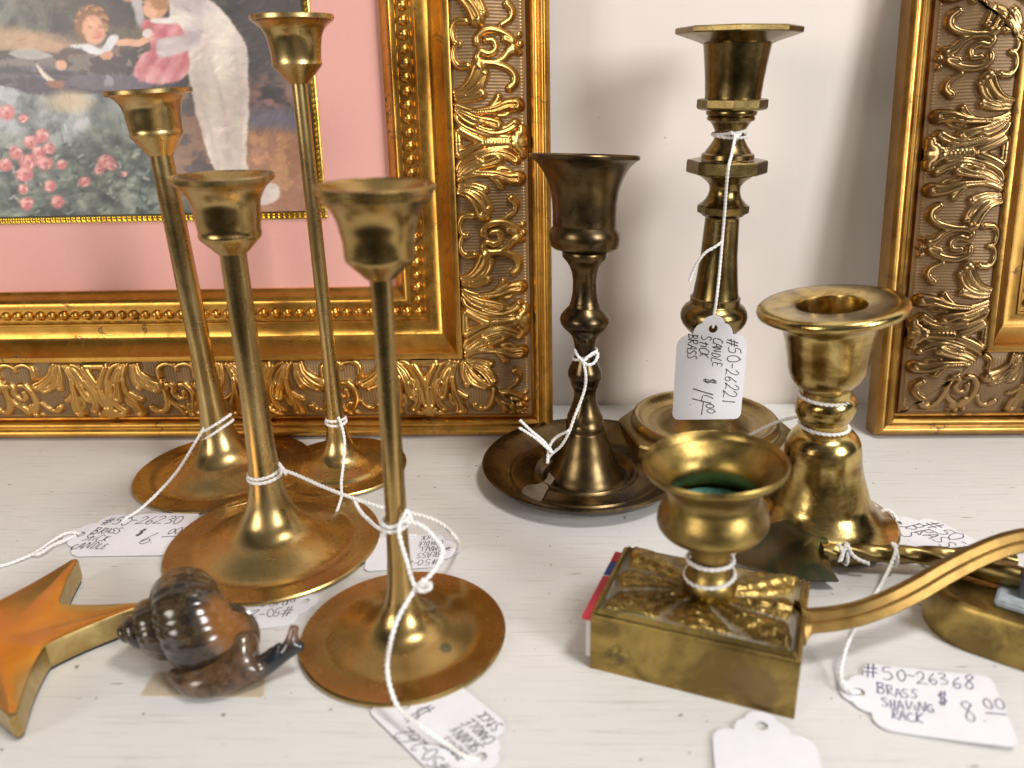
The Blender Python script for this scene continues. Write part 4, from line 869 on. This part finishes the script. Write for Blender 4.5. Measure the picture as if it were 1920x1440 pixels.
# ------------------------------------------------------------------ snail figurine on a slip of paper
slip = [at_z(x, y, .0) for x, y in [(262, 1306), (292, 1262), (500, 1268), (494, 1309)]]
bm = bmesh.new(); f = bm.faces.new([bm.verts.new(p+Vector((0, 0, .0003))) for p in slip]); bmesh.ops.solidify(bm, geom=bm.faces[:], thickness=.00025)
tag_thing(link('paper_slip', bm_mesh('paper_slip', bm), M_SLIP, None, 0), 'small yellowed paper slip under the snail figurine', 'paper')
def snail():
    g = at_z(392, 1262); d0 = depth(g)-.006
    root = empty('snail_figurine', g, 'glossy mottled brown ceramic snail with dark tentacles beside the star', 'figurine')
    apex = at_d(206, 1192, d0+.004); big = at_d(400, 1146, d0+.010)
    u = (apex-big).normalized(); n1 = (Vector((0, 0, 1))-u*u.z).normalized(); n2 = n1.cross(u)
    turns = 3.6; tm = turns*2*math.pi; kk = math.log(1.80)/(2*math.pi); Lh = (apex-big).length
    rs, Rs = .0133, .0104; t_end = math.radians(150); N = 330; seg = 40; V, Fc = [], []
    for i in range(N+1):
        t = tm*i/N; s = math.exp(kk*(t-tm)); th = t-tm+t_end
        c = apex-u*(Lh*1.0*s-.0)+u*0; rad = n1*math.cos(th)+n2*math.sin(th); tang = (-n1*math.sin(th)+n2*math.cos(th))
        c = c+rad*(Rs*s); rib = 1+.022*math.cos(t*26)*min(1, s*2)
        for k in range(seg):
            a = 2*math.pi*k/seg; V.append(c+(rad*math.cos(a)+u*(math.sin(a)*1.12))*(rs*s*rib))
    for i in range(N):
        for k in range(seg): Fc.append((i*seg+k, i*seg+(k+1) % seg, (i+1)*seg+(k+1) % seg, (i+1)*seg+k))
    # closing dish of the mouth, tip
    e = N*seg; cen = sum((V[e+k] for k in range(seg)), Vector())/seg; i0 = len(V)
    for k in range(seg): V.append(cen+(V[e+k]-cen)*.82)
    for k in range(seg): V.append(cen+(V[e+k]-cen)*.55-tang*.003)
    for k in range(seg): Fc.append((e+k, e+(k+1) % seg, i0+(k+1) % seg, i0+k)); Fc.append((i0+k, i0+(k+1) % seg, i0+seg+(k+1) % seg, i0+seg+k))
    Fc.append(tuple(i0+seg+k for k in range(seg))); Fc.append(tuple(range(seg))[::-1])
    m, t, b = mat_new('mottled_glaze'); b.inputs['Roughness'].default_value = .2; b.inputs['Coat Weight'].default_value = .5; b.inputs['Coat Roughness'].default_value = .12
    n = noise(t, 300, 7, .8, dist=.8); n_b = noise(t, 60, 4)
    c = ramp(t, mix(t, .35, n, n_b), [(.39, (.006, .005, .005)), (.47, (.022, .014, .009)), (.55, (.062, .038, .017)), (.66, (.115, .085, .05))])
    co = _n(t, 'ShaderNodeTexCoord'); vd = _n(t, 'ShaderNodeVectorMath', operation='DISTANCE'); L(t, co.outputs['Object'], vd.inputs[0]); amb = at_d(462, 1158, d0-.004); vd.inputs[1].default_value = tuple(amb)
    ad = _n(t, 'ShaderNodeMath', operation='MULTIPLY_ADD'); L(t, n_b, ad.inputs[0]); ad.inputs[1].default_value = .008; L(t, vd.outputs['Value'], ad.inputs[2])
    k_ = ramp(t, mix(t, 0., ad.outputs[0], 0.), [(.0150, 1.), (.0185, 0.)])
    L(t, mix(t, k_, c, mix(t, noise(t, 90, 4), (.17, .060, .012), (.30, .13, .035))), b.inputs['Base Color']); bump(t, b, n, .05, .0004)
    link('shell', mesh('shell', V, Fc), m, root, 60)
    # body: foot, neck, head and tentacles grown as one skin
    me = bpy.data.meshes.new('body_skeleton'); bm = bmesh.new(); sk = bm.verts.layers.skin.verify()
    def vv(x, y, off, r, z=None):
        p = at_z(x, y, z) if z is not None else at_d(x, y, d0+off); v = bm.verts.new(p); v[sk].radius = (r, r); return v
    ch = [vv(322, 1262, 0, .0028, .0035), vv(348, 1280, 0, .0044, .0045), vv(392, 1286, 0, .0056, .0055), vv(440, 1276, 0, .0054, .0058), vv(478, 1258, 0, .0046, .0060), vv(505, 1242, 0, .0038, .0072), vv(528, 1228, 0, .0032, .0095), vv(545, 1216, 0, .0030, .0115)]
    for a, b_ in zip(ch, ch[1:]): bm.edges.new((a, b_))
    dpt = depth(ch[-1].co); dh = depth(ch[-2].co)
    def tent(p0, pts):
        prev = p0
        for x, y, r in pts: v = bm.verts.new(at_d(x, y, dpt)); v[sk].radius = (r, r); bm.edges.new((prev, v)); prev = v
    tent(ch[-1], [(547, 1196, .0021), (551, 1180, .0017), (553, 1172, .0019)]); tent(ch[-2], [(522, 1216, .0022), (516, 1207, .0020)]); tent(ch[-1], [(562, 1212, .0020), (572, 1214, .0017)])
    ups = [vv(455, 1222, .001, .0062), vv(448, 1180, .003, .0068)]; bm.edges.new((ch[3], ups[0])); bm.edges.new((ups[0], ups[1]))
    ch[3][sk].use_root = True; bm.to_mesh(me); bm.free(); tmp = bpy.data.objects.new('tmp', me); COL.objects.link(tmp)
    md = tmp.modifiers.new('s', 'SKIN'); md.use_smooth_shade = True; md2 = tmp.modifiers.new('d', 'SUBSURF'); md2.levels = 2
    dg = bpy.context.evaluated_depsgraph_get(); ob = bpy.data.meshes.new_from_object(tmp.evaluated_get(dg)); bpy.data.objects.remove(tmp); bpy.data.meshes.remove(me)
    ob.name = 'body'
    for v in ob.vertices:
        if v.co.z < .0007: v.co.z = .0007
    m, t, b = mat_new('snail_body_glaze'); b.inputs['Roughness'].default_value = .25; b.inputs['Coat Weight'].default_value = .4; b.inputs['Coat Roughness'].default_value = .08
    n = noise(t, 190, 6, .75); co = _n(t, 'ShaderNodeTexCoord'); vd = _n(t, 'ShaderNodeVectorMath', operation='DISTANCE'); L(t, co.outputs['Object'], vd.inputs[0]); vd.inputs[1].default_value = tuple(at_d(540, 1226, dpt))
    ad = _n(t, 'ShaderNodeMath', operation='MULTIPLY_ADD'); L(t, n, ad.inputs[0]); ad.inputs[1].default_value = .010; L(t, vd.outputs['Value'], ad.inputs[2])
    k_ = ramp(t, mix(t, 0., ad.outputs[0], 0.), [(.0125, 1.), (.0165, 0.)])
    vd2 = _n(t, 'ShaderNodeVectorMath', operation='DISTANCE'); L(t, co.outputs['Object'], vd2.inputs[0]); vd2.inputs[1].default_value = tuple(at_d(547, 1190, dpt))
    k2 = ramp(t, mix(t, 0., vd2.outputs['Value'], 0.), [(.0028, 1.), (.0040, 0.)])
    c = mix(t, ramp(t, n, [(.38, 0.), (.62, 1.)]), (.04, .022, .011), (.14, .075, .034)); c = mix(t, k_, c, (.008, .012, .016)); c = mix(t, k2, c, (.30, .16, .10))
    L(t, c, b.inputs['Base Color']); ob.materials.clear(); link('body', ob, m, root, 180)
snail()
# ------------------------------------------------------------------ string and price tags
def string_mesh(paths, r=.00052, pitch=.0042):
    """two-ply twisted cotton following each path"""
    V, Fc = [], []
    for pts in paths:
        q = catmull(pts, 10)
        # resample
        out = [q[0]]; acc = 0
        for a, b in zip(q, q[1:]):
            out.append(b)
        s = [0]
        for a, b in zip(out, out[1:]): s.append(s[-1]+(b-a).length)
        n = max(6, int(s[-1]/.0006)); res = []; j = 0
        for i in range(n+1):
            tt = s[-1]*i/n
            while j < len(s)-2 and s[j+1] < tt: j += 1
            res.append(out[j].lerp(out[j+1], (tt-s[j])/max(1e-9, s[j+1]-s[j])))
        ph0 = rng.random()*6.28; N = None
        for ply in (0, 1):
            pl = []; N = None
            for i, p in enumerate(res):
                t = (res[min(i+1, n)]-res[max(i-1, 0)]).normalized()
                if N is None: a = Vector((0, 0, 1)) if abs(t.z) < .9 else Vector((1, 0, 0)); N = (a-t*a.dot(t)).normalized()
                else: N = (N-t*N.dot(t)).normalized()
                B = t.cross(N); ph = ph0+ply*math.pi+2*math.pi*(s[-1]*i/n)/pitch; w = 1+.12*mnoise.noise(p*900)
                pl.append(p+(N*math.cos(ph)+B*math.sin(ph))*r*.64*w)
            rad = [r*(1+.14*mnoise.noise(p*1400+Vector((ply*7, 0, 0)))) for p in pl]
            v, f = tube_vf(pl, rad, 7, len(V)); V += v; Fc += f
    return mesh('string', V, Fc)
def ring_pts(ax, z, r, tilt=(0, 0), a0=0, a1=360, n=16, rise=0.0):
    out = []
    for i in range(n+1):
        a = math.radians(a0+(a1-a0)*i/n); c = ax.point(z); out.append(c+Vector((r*math.cos(a), r*math.sin(a), tilt[0]*math.cos(a)*r+tilt[1]*math.sin(a)*r+rise*i/n)))
    return out
G = {  # single-stroke handwriting, unit height, advance last
 '#': ([[(.25, .0), (.42, 1)], [(.5, .0), (.67, 1)], [(.08, .36), (.78, .40)], [(.14, .66), (.86, .70)]], .95), '0': ([[(.35, 1), (.1, .75), (.1, .3), (.3, .02), (.52, .2), (.56, .65), (.35, 1)]], .66),
 '1': ([[(.25, 1), (.2, 0)]], .4), '2': ([[(.08, .78), (.3, 1), (.5, .8), (.35, .4), (.05, .03), (.3, .06), (.6, .02)]], .7), '3': ([[(.1, .9), (.4, .98), (.46, .75), (.22, .54), (.5, .4), (.45, .1), (.1, .04)]], .64),
 '4': ([[(.12, 1), (.06, .5), (.5, .46)], [(.46, .95), (.38, -.08)]], .66), '5': ([[(.56, .98), (.2, .96), (.14, .58), (.42, .58), (.52, .28), (.3, .02), (.04, .1)]], .68), '6': ([[(.46, 1), (.14, .5), (.12, .12), (.36, .02), (.52, .24), (.36, .44), (.14, .26)]], .64),
 '8': ([[(.48, .85), (.3, 1), (.12, .8), (.46, .3), (.3, .0), (.1, .22), (.48, .85)]], .64), '-': ([[(.05, .48), (.42, .5)]], .5), '.': ([[(.12, .04), (.18, .0)]], .3), '$': ([[(.5, .84), (.25, .92), (.12, .68), (.5, .38), (.4, .1), (.08, .16)], [(.26, 1.1), (.2, -.1)], [(.42, 1.1), (.36, -.1)]], .68),
 'A': ([[(.02, 0), (.3, 1), (.52, .0)], [(.1, .38), (.5, .4)]], .62), 'B': ([[(.12, 0), (.14, 1)], [(.02, .96), (.42, .96), (.44, .62), (.14, .53), (.5, .42), (.46, .06), (.06, .02)]], .66), 'C': ([[(.5, .86), (.3, 1), (.06, .6), (.12, .1), (.36, .0), (.54, .14)]], .6),
 'D': ([[(.12, 0), (.14, .98), (.46, .76), (.5, .3), (.3, .02), (.04, .02)]], .66), 'E': ([[(.48, .9), (.2, .96), (.12, .56), (.36, .54), (.12, .48), (.1, .06), (.5, .08)]], .58), 'G': ([[(.5, .86), (.26, 1), (.06, .5), (.2, .02), (.5, .2), (.5, .44), (.3, .44)]], .64), 'H': ([[(.1, 0), (.14, 1)], [(.48, 0), (.5, 1)], [(.1, .5), (.52, .52)]], .66),
 'I': ([[(.14, 0), (.16, .6)], [(.18, .86), (.2, .9)]], .34), 'K': ([[(.1, 0), (.14, 1)], [(.52, .96), (.14, .46), (.54, .0)]], .62), 'L': ([[(.14, 1), (.08, .04), (.5, .06)]], .56), 'M': ([[(.04, 0), (.14, .96), (.32, .3), (.54, .98), (.6, 0)]], .76), 'N': ([[(.06, 0), (.12, .96), (.46, .04), (.54, 1)]], .68), 'O': ([[(.3, 1), (.06, .6), (.14, .08), (.42, .04), (.56, .5), (.3, 1)]], .68),
 'R': ([[(.1, 0), (.14, 1)], [(.04, .94), (.44, .96), (.42, .58), (.14, .52), (.52, .0)]], .62), 'S': ([[(.5, .88), (.26, 1), (.1, .74), (.44, .38), (.34, .04), (.02, .08)]], .58), 'T': ([[(.02, .72), (.5, .78)], [(.28, 1), (.2, .0)]], .52), 'V': ([[(.06, 1), (.24, .02), (.5, 1)]], .6), 'Y': ([[(.04, 1), (.28, .5), (.52, 1)], [(.28, .5), (.18, -.1)]], .58), ' ': ([], .4), '_': ([[(0, -.12), (.6, -.1)]], 0)}
def ink_mesh(lines, to3d, pen):
    """lines: (text, x, y, height, slant); to3d(x, y, lift)"""
    V, Fc = [], []; lift = .00006
    for text, x, y, h, sl in lines:
        for ch in text:
            strokes, adv = G[ch]; jy = (rng.random()-.5)*h*.20; js = 1+(rng.random()-.5)*.26; sl0 = sl; sl = sl0+(rng.random()-.5)*.22
            for stn in strokes:
                q = [(p.x, p.y) for p in catmull([(a+(rng.random()-.5)*.05, b+(rng.random()-.5)*.09, 0) for a, b in stn], 5 if len(stn) > 2 else 2)]
                pts = [(x+(a+sl*b)*h*.92*js, y+jy+b*h*js) for a, b in q]; v0 = len(V); n = len(pts); lift = .00006 if lift > .00012 else lift+.00001
                for i, (a, b) in enumerate(pts):
                    a0, b0 = pts[max(i-1, 0)]; a1, b1 = pts[min(i+1, n-1)]; tx, ty = a1-a0, b1-b0; l = math.hypot(tx, ty) or 1; pw = pen/2*(.75+.5*abs(mnoise.noise(Vector((a*700+x*90, b*700, i*.35))))+.35*(i in (0, n-1)))
                    nx, ny = -ty/l*pw, tx/l*pw
                    V += [to3d(a+nx, b+ny, lift), to3d(a-nx, b-ny, lift)]
                for i in range(n-1): Fc.append((v0+2*i, v0+2*i+1, v0+2*i+3, v0+2*i+2))
            x += adv*h*.92*js*(1+(rng.random()-.5)*.16); sl = sl0
    return mesh('handwriting', V, Fc)
HALF_TAG = [(.0, 0), (.003, .03), (.012, .055), (.03, .08), (.055, .097), (.07, .10), (.074, .108), (.08, .125), (.095, .145), (.12, .163), (.15, .175), (.176, .179), (.178, .19), (.176, .21), (.180, .24), (.194, .27), (.215, .292), (.245, .308), (.28, .3175), (.94, .3175), (.965, .312), (.985, .297), (.996, .277), (1.0, .25)]
def tag(hole, ex_, ey_, Lt, lines, label, strings, ink=None, curl=0.0, group='handwritten price tags'):
    """hole: world position of the punched hole; ex_ along the card away from the hole end, ey_ the writing's up"""
    nz_ = ex_.cross(ey_).normalized(); org = hole-ex_*(.122*Lt)
    def T(x, y, l=0.0): s = x/Lt; return org+ex_*x+ey_*y+nz_*(l+curl*(s-.12)**2*Lt)
    root = empty('price_tag', hole, label, 'price tag', group)
    ol = [(x*Lt, y*Lt) for x, y in HALF_TAG]; ol = ol+[(x, -y) for x, y in ol[::-1] if y > 0]
    bm = bmesh.new(); th = .00032
    va = [bm.verts.new((x, y, 0)) for x, y in ol]; hc = (.122*Lt, 0); hr = .040*Lt; vb = [bm.verts.new((hc[0]+hr*math.cos(2*math.pi*k/20), hr*math.sin(2*math.pi*k/20), 0)) for k in range(20)]
    ed = [bm.edges.new((va[i], va[(i+1) % len(va)])) for i in range(len(va))]+[bm.edges.new((vb[i], vb[(i+1) % 20])) for i in range(20)]
    bmesh.ops.triangle_fill(bm, use_beauty=True, edges=ed); 
    if curl:
        bmesh.ops.subdivide_edges(bm, edges=[e for e in bm.edges if e.calc_length() > .006], cuts=4, use_grid_fill=True); bmesh.ops.triangulate(bm, faces=bm.faces[:])
    bmesh.ops.recalc_face_normals(bm, faces=bm.faces[:])
    if bm.faces[:][0].normal.z < 0: bmesh.ops.reverse_faces(bm, faces=bm.faces[:])
    r = bmesh.ops.extrude_face_region(bm, geom=bm.faces[:]); 
    for v in [g for g in r['geom'] if isinstance(g, bmesh.types.BMVert)]: v.co.z += th
    for v in bm.verts: v.co = T(v.co.x, v.co.y, v.co.z)
    card = link('card', bm_mesh('card', bm), M_CARD, root, 30)
    if lines: link('handwriting', ink_mesh([(t, x*Lt, y*Lt, h*Lt, sl) for t, x, y, h, sl in lines], lambda x, y, l: T(x, y, th+l), .0105*Lt*.8), ink or M_INK, card, 0)
    if strings: link('string', string_mesh(strings), M_STRING, root, 60)
    return root, T
def flat_dirs(hole_px, end_px, z=.0006):
    h = at_z(*hole_px, z); e = at_z(*end_px, z); d = e-h; d.z = 0; Lx = d.length; d.normalize(); return h, d, Vector((-d.y, d.x, 0)), Lx
STD = lambda num, words, price, cents: [('#'+num, .20, .14, .118, .16)]+[(w, .20-.02*i, .01-.115*i, .085, .16) for i, w in enumerate(words)]+[('$', .585, -.04, .10, .2), (price+'.', .66, -.15, .17, .24), (cents, .835, -.01, .09, .2), ('_', .825, -.015, .2, .1)]
# hanging tag on the tall stick
def fd(ax, y, off): return depth(ax.point(ax.z_at(y)))-off          # depth of a point that far in front of a stick's axis
dX = fd(AX_, 604, .0205)
hh = at_d(1337, 616, dX); ee = at_d(1324, 786, dX+.017); exx = (ee-hh).normalized(); eyy_ = RT-exx*RT.dot(exx); eyy_.normalize()
LtA = (ee-hh).length/.878
zrg = AX_.z_at(248); rX = 28.5/F_PX*depth(AX_.point(zrg))+.0004
kn = at_d(1379, 254, fd(AX_, 254, .0100))
tag(hh, exx, eyy_, LtA, STD('50-26221', ['CANDLE', 'STICK', 'BRASS'], '14', '00'), 'white price tag hanging by twisted string from the tall eight sided candlestick',
    [ring_pts(AX_, zrg, rX, (.1, 0)), ring_pts(AX_, zrg-.0013, rX+.0003, (-.05, .1), 0, 360), [at_d(1370, 247, fd(AX_, 247, .0095)), kn, at_d(1388, 252, fd(AX_, 252, .0095)), at_d(1380, 258, fd(AX_, 258, .0100)), kn],
     [kn, at_d(1372, 290, fd(AX_, 290, .0185)), at_d(1367, 308, fd(AX_, 308, .0238)), at_d(1364, 326, fd(AX_, 326, .0236)), at_d(1361, 362, fd(AX_, 362, .0190)), at_d(1359, 392, fd(AX_, 392, .0160)), at_d(1355, 440, fd(AX_, 440, .0130)), at_d(1349, 510, fd(AX_, 510, .0150)), at_d(1343, 565, fd(AX_, 565, .0190)), at_d(1338, 598, dX-.0010), at_d(1337, 615, dX-.0004)],
     [at_d(1355, 452, fd(AX_, 452, .0130)), at_d(1342, 462, fd(AX_, 462, .0135)), at_d(1322, 474, fd(AX_, 474, .013)), at_d(1308, 492, fd(AX_, 492, .012)), at_d(1299, 510, fd(AX_, 510, .011)), at_d(1293, 527, fd(AX_, 527, .011))]])
# tag lying at the left, string up to the far left stick
h, d, e, Lx = flat_dirs((150, 1003), (350, 1000)); Lt = Lx/.878; print('tag b', Lt)
z_ = A1.z_at(797); r_ = 24/F_PX*depth(A1.point(z_))+.0012; kd = depth(A1.point(z_))-.006; k1 = at_d(384, 800, kd)
tag(h, d, e, Lt, STD('50-26230', ['BRASS', 'STICK', 'CANDLE'], '6', '00'), 'price tag lying on the shelf above the star, price six dollars',
    [ring_pts(A1, z_+.001, r_, (.55, -.1)), ring_pts(A1, z_-.003, r_+.0006, (.6, -.1)), [k1, at_d(366, 830, kd-.004), at_d(335, 880, kd-.014), at_d(300, 920, kd-.028), at_z(262, 955, .004), at_z(236, 972, .0016), at_z(226, 985, .0003)],
     [h+Vector((0, 0, .0006)), at_z(135, 998, .0022), at_z(118, 1002, .0020), at_z(96, 1016, .0014), at_z(70, 1034, .0012), at_z(40, 1048, .0012), at_z(5, 1060, .0012), at_z(-60, 1072, .0012)],
     [h+Vector((-.001, -.0015, .0006)), at_z(124, 1012, .0022), at_z(100, 1022, .0022), at_z(78, 1036, .0026), at_z(62, 1040, .0012)]])
# tag behind the nearest stick, string from the stick behind the snail
h, d, e, Lx = flat_dirs((842, 1030), (688, 1040)); Lt = max(Lx/.878, .040); print('tag c', Lt)
z_ = A2.z_at(884); r_ = 24.5/F_PX*depth(A2.point(z_))+.0010; kd = depth(A2.point(z_))-.007; k1 = at_d(533, 882, kd)
z4 = A4.z_at(785); r4 = 14/F_PX*depth(A4.point(z4))+.0010; k4d = depth(A4.point(z4))-.006
tag(h, d, e, Lt, [('#50-262', .22, .18, .12, .1), ('BRASS', .18, .05, .095, .12), ('SMALL', .19, -.06, .085, .1), ('CANDLE', .18, -.17, .085, .1), ('STICK', .24, -.28, .08, .1)], 'upside down price tag in black ink behind the nearest brass stick',
    [ring_pts(A2, z_, r_, (.12, .05)), ring_pts(A2, z_-.0016, r_+.0004, (.05, .08)), [at_d(522, 868, kd+.010), at_d(528, 876, kd), k1, at_d(536, 890, kd-.001)],
     [k1, at_d(560, 892, kd-.003), at_d(600, 910, kd-.008), at_d(640, 926, kd-.014), at_d(680, 940, kd-.020), at_d(720, 952, kd-.026), at_d(770, 962, kd-.03), at_d(808, 972, kd-.034), at_d(838, 990, kd-.038), at_d(856, 1012, kd-.040), at_z(860, 1026, .002), at_z(846, 1030, .0016)],
     [at_d(664, 936, kd-.017), at_d(674, 956, kd-.022), at_d(690, 974, kd-.028), at_z(712, 992, .0030), at_z(736, 1000, .0014), at_z(780, 1004, .0014)]], ink=M_INK)
# tag under the foot behind the snail
h, d, e, Lx = flat_dirs((585, 1118), (455, 1128), .0003); print('tag d', Lx)
hb = at_z(572, 1128, .0003)
tag(hb, Vector((-.97, -.22, 0)).normalized(), Vector((.22, -.97, 0)).normalized(), .044, [('#50-2626', .20, .05, .125, .1), ('BRASS', .19, -.10, .11, .1), ('STICK', .2, -.21, .1, .1)], 'price tag half hidden under a round brass foot behind the snail',
    [ring_pts(A4, z4, r4, (.05, -.1)), ring_pts(A4, z4-.0014, r4+.0003, (-.04, .12)), [at_d(634, 782, k4d), at_d(640, 796, k4d-.001), at_d(646, 826, k4d-.004), at_d(644, 870, k4d-.010), at_d(640, 905, k4d-.018), at_z(640, 932, .0035), at_z(632, 958, .0030)]])
# front tag under the nearest stick
h, d, e, Lx = flat_dirs((902, 1420), (742, 1278)); print('tag e', Lx)
Lt = .046
z_ = A3.z_at(972); r_ = 20/F_PX*depth(A3.point(z_))+.0010; kd = depth(A3.point(z_))-.0055; k1 = at_d(752, 976, kd); dz = depth(A3.B)
tag(h, d, e, Lt, [('#50-262', .17, .18, .125, .12), ('BRASS', .19, .05, .085, .12), ('SKINNY', .17, -.06, .085, .12), ('CANDLE', .16, -.17, .085, .12), ('STICK', .22, -.28, .08, .12), ('$8', .66, -.02, .17, .1)], 'price tag sticking out in front of the nearest brass foot',
    [ring_pts(A3, z_, r_, (.25, .1)), ring_pts(A3, z_-.0016, r_+.0004, (.2, .12)), [at_d(764, 956, kd), at_d(758, 966, kd-.001), k1, at_d(748, 990, kd-.001), at_d(750, 1010, kd-.002), at_d(762, 1050, kd-.002), at_d(772, 1085, kd-.003), at_d(778, 1098, kd-.004)],
     [k1, at_d(790, 985, kd-.002), at_d(818, 1012, kd-.004), at_d(830, 1032, kd-.006), at_d(820, 1060, kd-.010), at_d(800, 1086, kd-.014), at_d(778, 1108, kd-.016)],
     [at_d(796, 1086, kd-.014), at_d(784, 1098, kd-.016), at_d(766, 1124, kd-.018), at_d(746, 1160, kd-.02), at_d(733, 1200, kd-.022), at_d(726, 1245, dz-.040), at_d(732, 1290, dz-.043), at_d(750, 1330, dz-.046), at_z(790, 1362, .007), at_z(836, 1394, .0025), at_z(872, 1418, .0016), at_z(900, 1424, .0006)],
     [at_d(776, 1104, kd-.017), at_d(792, 1098, kd-.019), at_d(808, 1094, kd-.020), at_d(802, 1106, kd-.020), at_d(784, 1108, kd-.019)]])
# tag beside the bell stick
h, d, e, Lx = flat_dirs((1681, 981), (1850, 1074)); print('tag f', Lx)
zA, zB = AK.z_at(742), AK.z_at(797); rA = 44.5/F_PX*depth(AK.point(zA))+.0007; rB = 41/F_PX*depth(AK.point(zB))+.0007
tag(h, d, e, .056, [('#50-26', .22, .15, .135, .1), ('BRASS', .19, .01, .125, .1), ('C.S.', .15, -.13, .125, .1)], 'price tag beside the squat bell shaped candlestick',
    [ring_pts(AK, zA, rA, (-.03, 0)), ring_pts(AK, zB, rB, (-.03, 0)), [at_d(1588, 748, depth(AK.point(zA))+.002), at_d(1580, 772, depth(AK.point(zA))-.004), at_d(1572, 796, depth(AK.point(zB))+.001)],
     [at_d(1500, 780, depth(AK.point(zB))+.018), at_d(1460, 790, depth(AK.point(zB))+.026), at_d(1425, 806, depth(AK.point(zB))+.030), at_d(1395, 822, depth(AK.point(zB))+.032)],
     [at_d(1578, 797, depth(AK.point(zB))+.001), at_d(1588, 840, depth(AK.point(zB))+.024), at_d(1596, 905, depth(AK.B)+.012), at_d(1618, 925, depth(AK.B)+.008), at_d(1634, 944, depth(AK.B)+.004), at_d(1644, 960, depth(AK.B)+.0), at_d(1662, 956, depth(AK.B)-.001), at_d(1675, 964, depth(AK.B)-.002), h+Vector((0, 0, .001))],
     [at_d(1634, 944, depth(AK.B)+.004), at_d(1648, 956, depth(AK.B)+.002), at_d(1650, 966, depth(AK.B)+.002)]])
# second tag lying beyond the twisted rod
h, d, e, Lx = flat_dirs((1700, 1048), (1900, 1110), .0003)
# front right tag of the twisted utensil
h, d, e, Lx = flat_dirs((1610, 1299), (1960, 1352)); print('tag g', Lx)
rd = depth(at_z(1585, 1038, ZL)); rd2 = depth(at_z(1676, 1040, ZL))
def rodring(px, n=12):
    c = at_z(px, 1037+.03*(px-1540), ZL+.0006); t = (rb_-ra).normalized(); N = Vector((0, 0, 1)); B = t.cross(N); return [c+N*(.0042*math.cos(a))+B*(.0042*math.sin(a))+t*(.0012*a/6.28) for a in [2*math.pi*i/n for i in range(n+1)]]
tag(h, d, e, .049, [('#50-26368', .17, .17, .13, .1), ('BRASS', .23, .01, .095, .1), ('SHAVING', .25, -.11, .085, .1), ('RACK', .29, -.215, .085, .1), ('$', .60, -.02, .11, .15), ('8.', .73, -.12, .19, .1), ('00', .88, .0, .10, .1), ('_', .88, .0, .2, .1)], 'price tag for eight dollars at the lower right corner',
    [rodring(1582), rodring(1674), [at_d(1572, 1020, rd-.006), at_d(1580, 1040, rd-.006), at_d(1574, 1052, rd-.006), at_d(1588, 1024, rd-.006), at_d(1598, 1040, rd-.006), at_d(1612, 1050, rd-.006), at_d(1630, 1057, rd-.006)],
     [at_d(1672, 1018, rd2-.005), at_d(1680, 1030, rd2-.006), at_d(1672, 1056, rd2-.009), at_d(1656, 1090, rd2-.016), at_d(1638, 1120, rd2-.024), at_d(1612, 1160, rd2-.038), at_d(1590, 1205, rd2-.052), at_z(1577, 1250, .004), at_z(1580, 1282, .0028), at_z(1596, 1296, .0026), h+Vector((0, 0, .0004))]], ink=M_INKBLUE, curl=.045)
# blank tag at the front
h, d, e, Lx = flat_dirs((1428, 1362), (1452, 1520)); print('tag h', Lx)
tag(h, d, e, .049, [], 'blank white price tag in front of the brass matchbox cover', [], curl=.06)
# string on the matchbox stick and on the bronze stick
zq = AM.z_at(1048); zq2 = AM.z_at(1076)
rq = 39/F_PX*depth(AM.point(zq))+.0006
sM = link('string', string_mesh([ring_pts(AM, zq, rq, (.02, -.1), 60, 420)+ring_pts(AM, zq2, rq+.0006, (.12, .0), 65, 430)]), M_STRING, None, 60)
tag_thing(sM, 'white string wound round the short column of the matchbox holder', 'string')
zq = AD.z_at(664); rq = 19/F_PX*depth(AD.point(zq))+.0008; dd = depth(AD.point(zq))-.0075; kd = at_d(1094, 678, dd)
sD = link('string', string_mesh([ring_pts(AD, zq, rq, (.35, .0), 190, 530), [at_d(1078, 656, dd+.003), at_d(1084, 668, dd), kd, at_d(1100, 684, dd)], [kd, at_d(1104, 668, dd), at_d(1117, 660, dd+.003), at_d(1121, 668, dd+.002), at_d(1112, 682, dd), at_d(1098, 684, dd-.001)],
    [kd]+[at_d(x, y, fd(AD, y, o)) for x, y, o in ((1098, 700, .0105), (1097, 725, .0085), (1089, 752, .0090), (1077, 782, .0110), (1066, 812, .0115), (1052, 836, .0095), (1038, 848, .0075), (1029, 858, .0070), (1027, 868, .0070))],
    [at_d(x, y, fd(AD, y, o)) for x, y, o in ((1066, 808, .0125), (1046, 818, .0070), (1034, 830, .0060), (1028, 848, .0065), (1026, 868, .0080))], [at_d(x, y, fd(AD, y, o)) for x, y, o in ((1036, 848, .0075), (1020, 828, .0045), (996, 808, .0030), (975, 788, .0020))], [at_d(x, y, fd(AD, y, o)) for x, y, o in ((1036, 850, .0080), (1010, 826, .0050), (990, 812, .0030), (973, 802, .0025))]]), M_STRING, None, 60)
tag_thing(sD, 'white string knotted round the stem of the dark bronze candlestick', 'string')
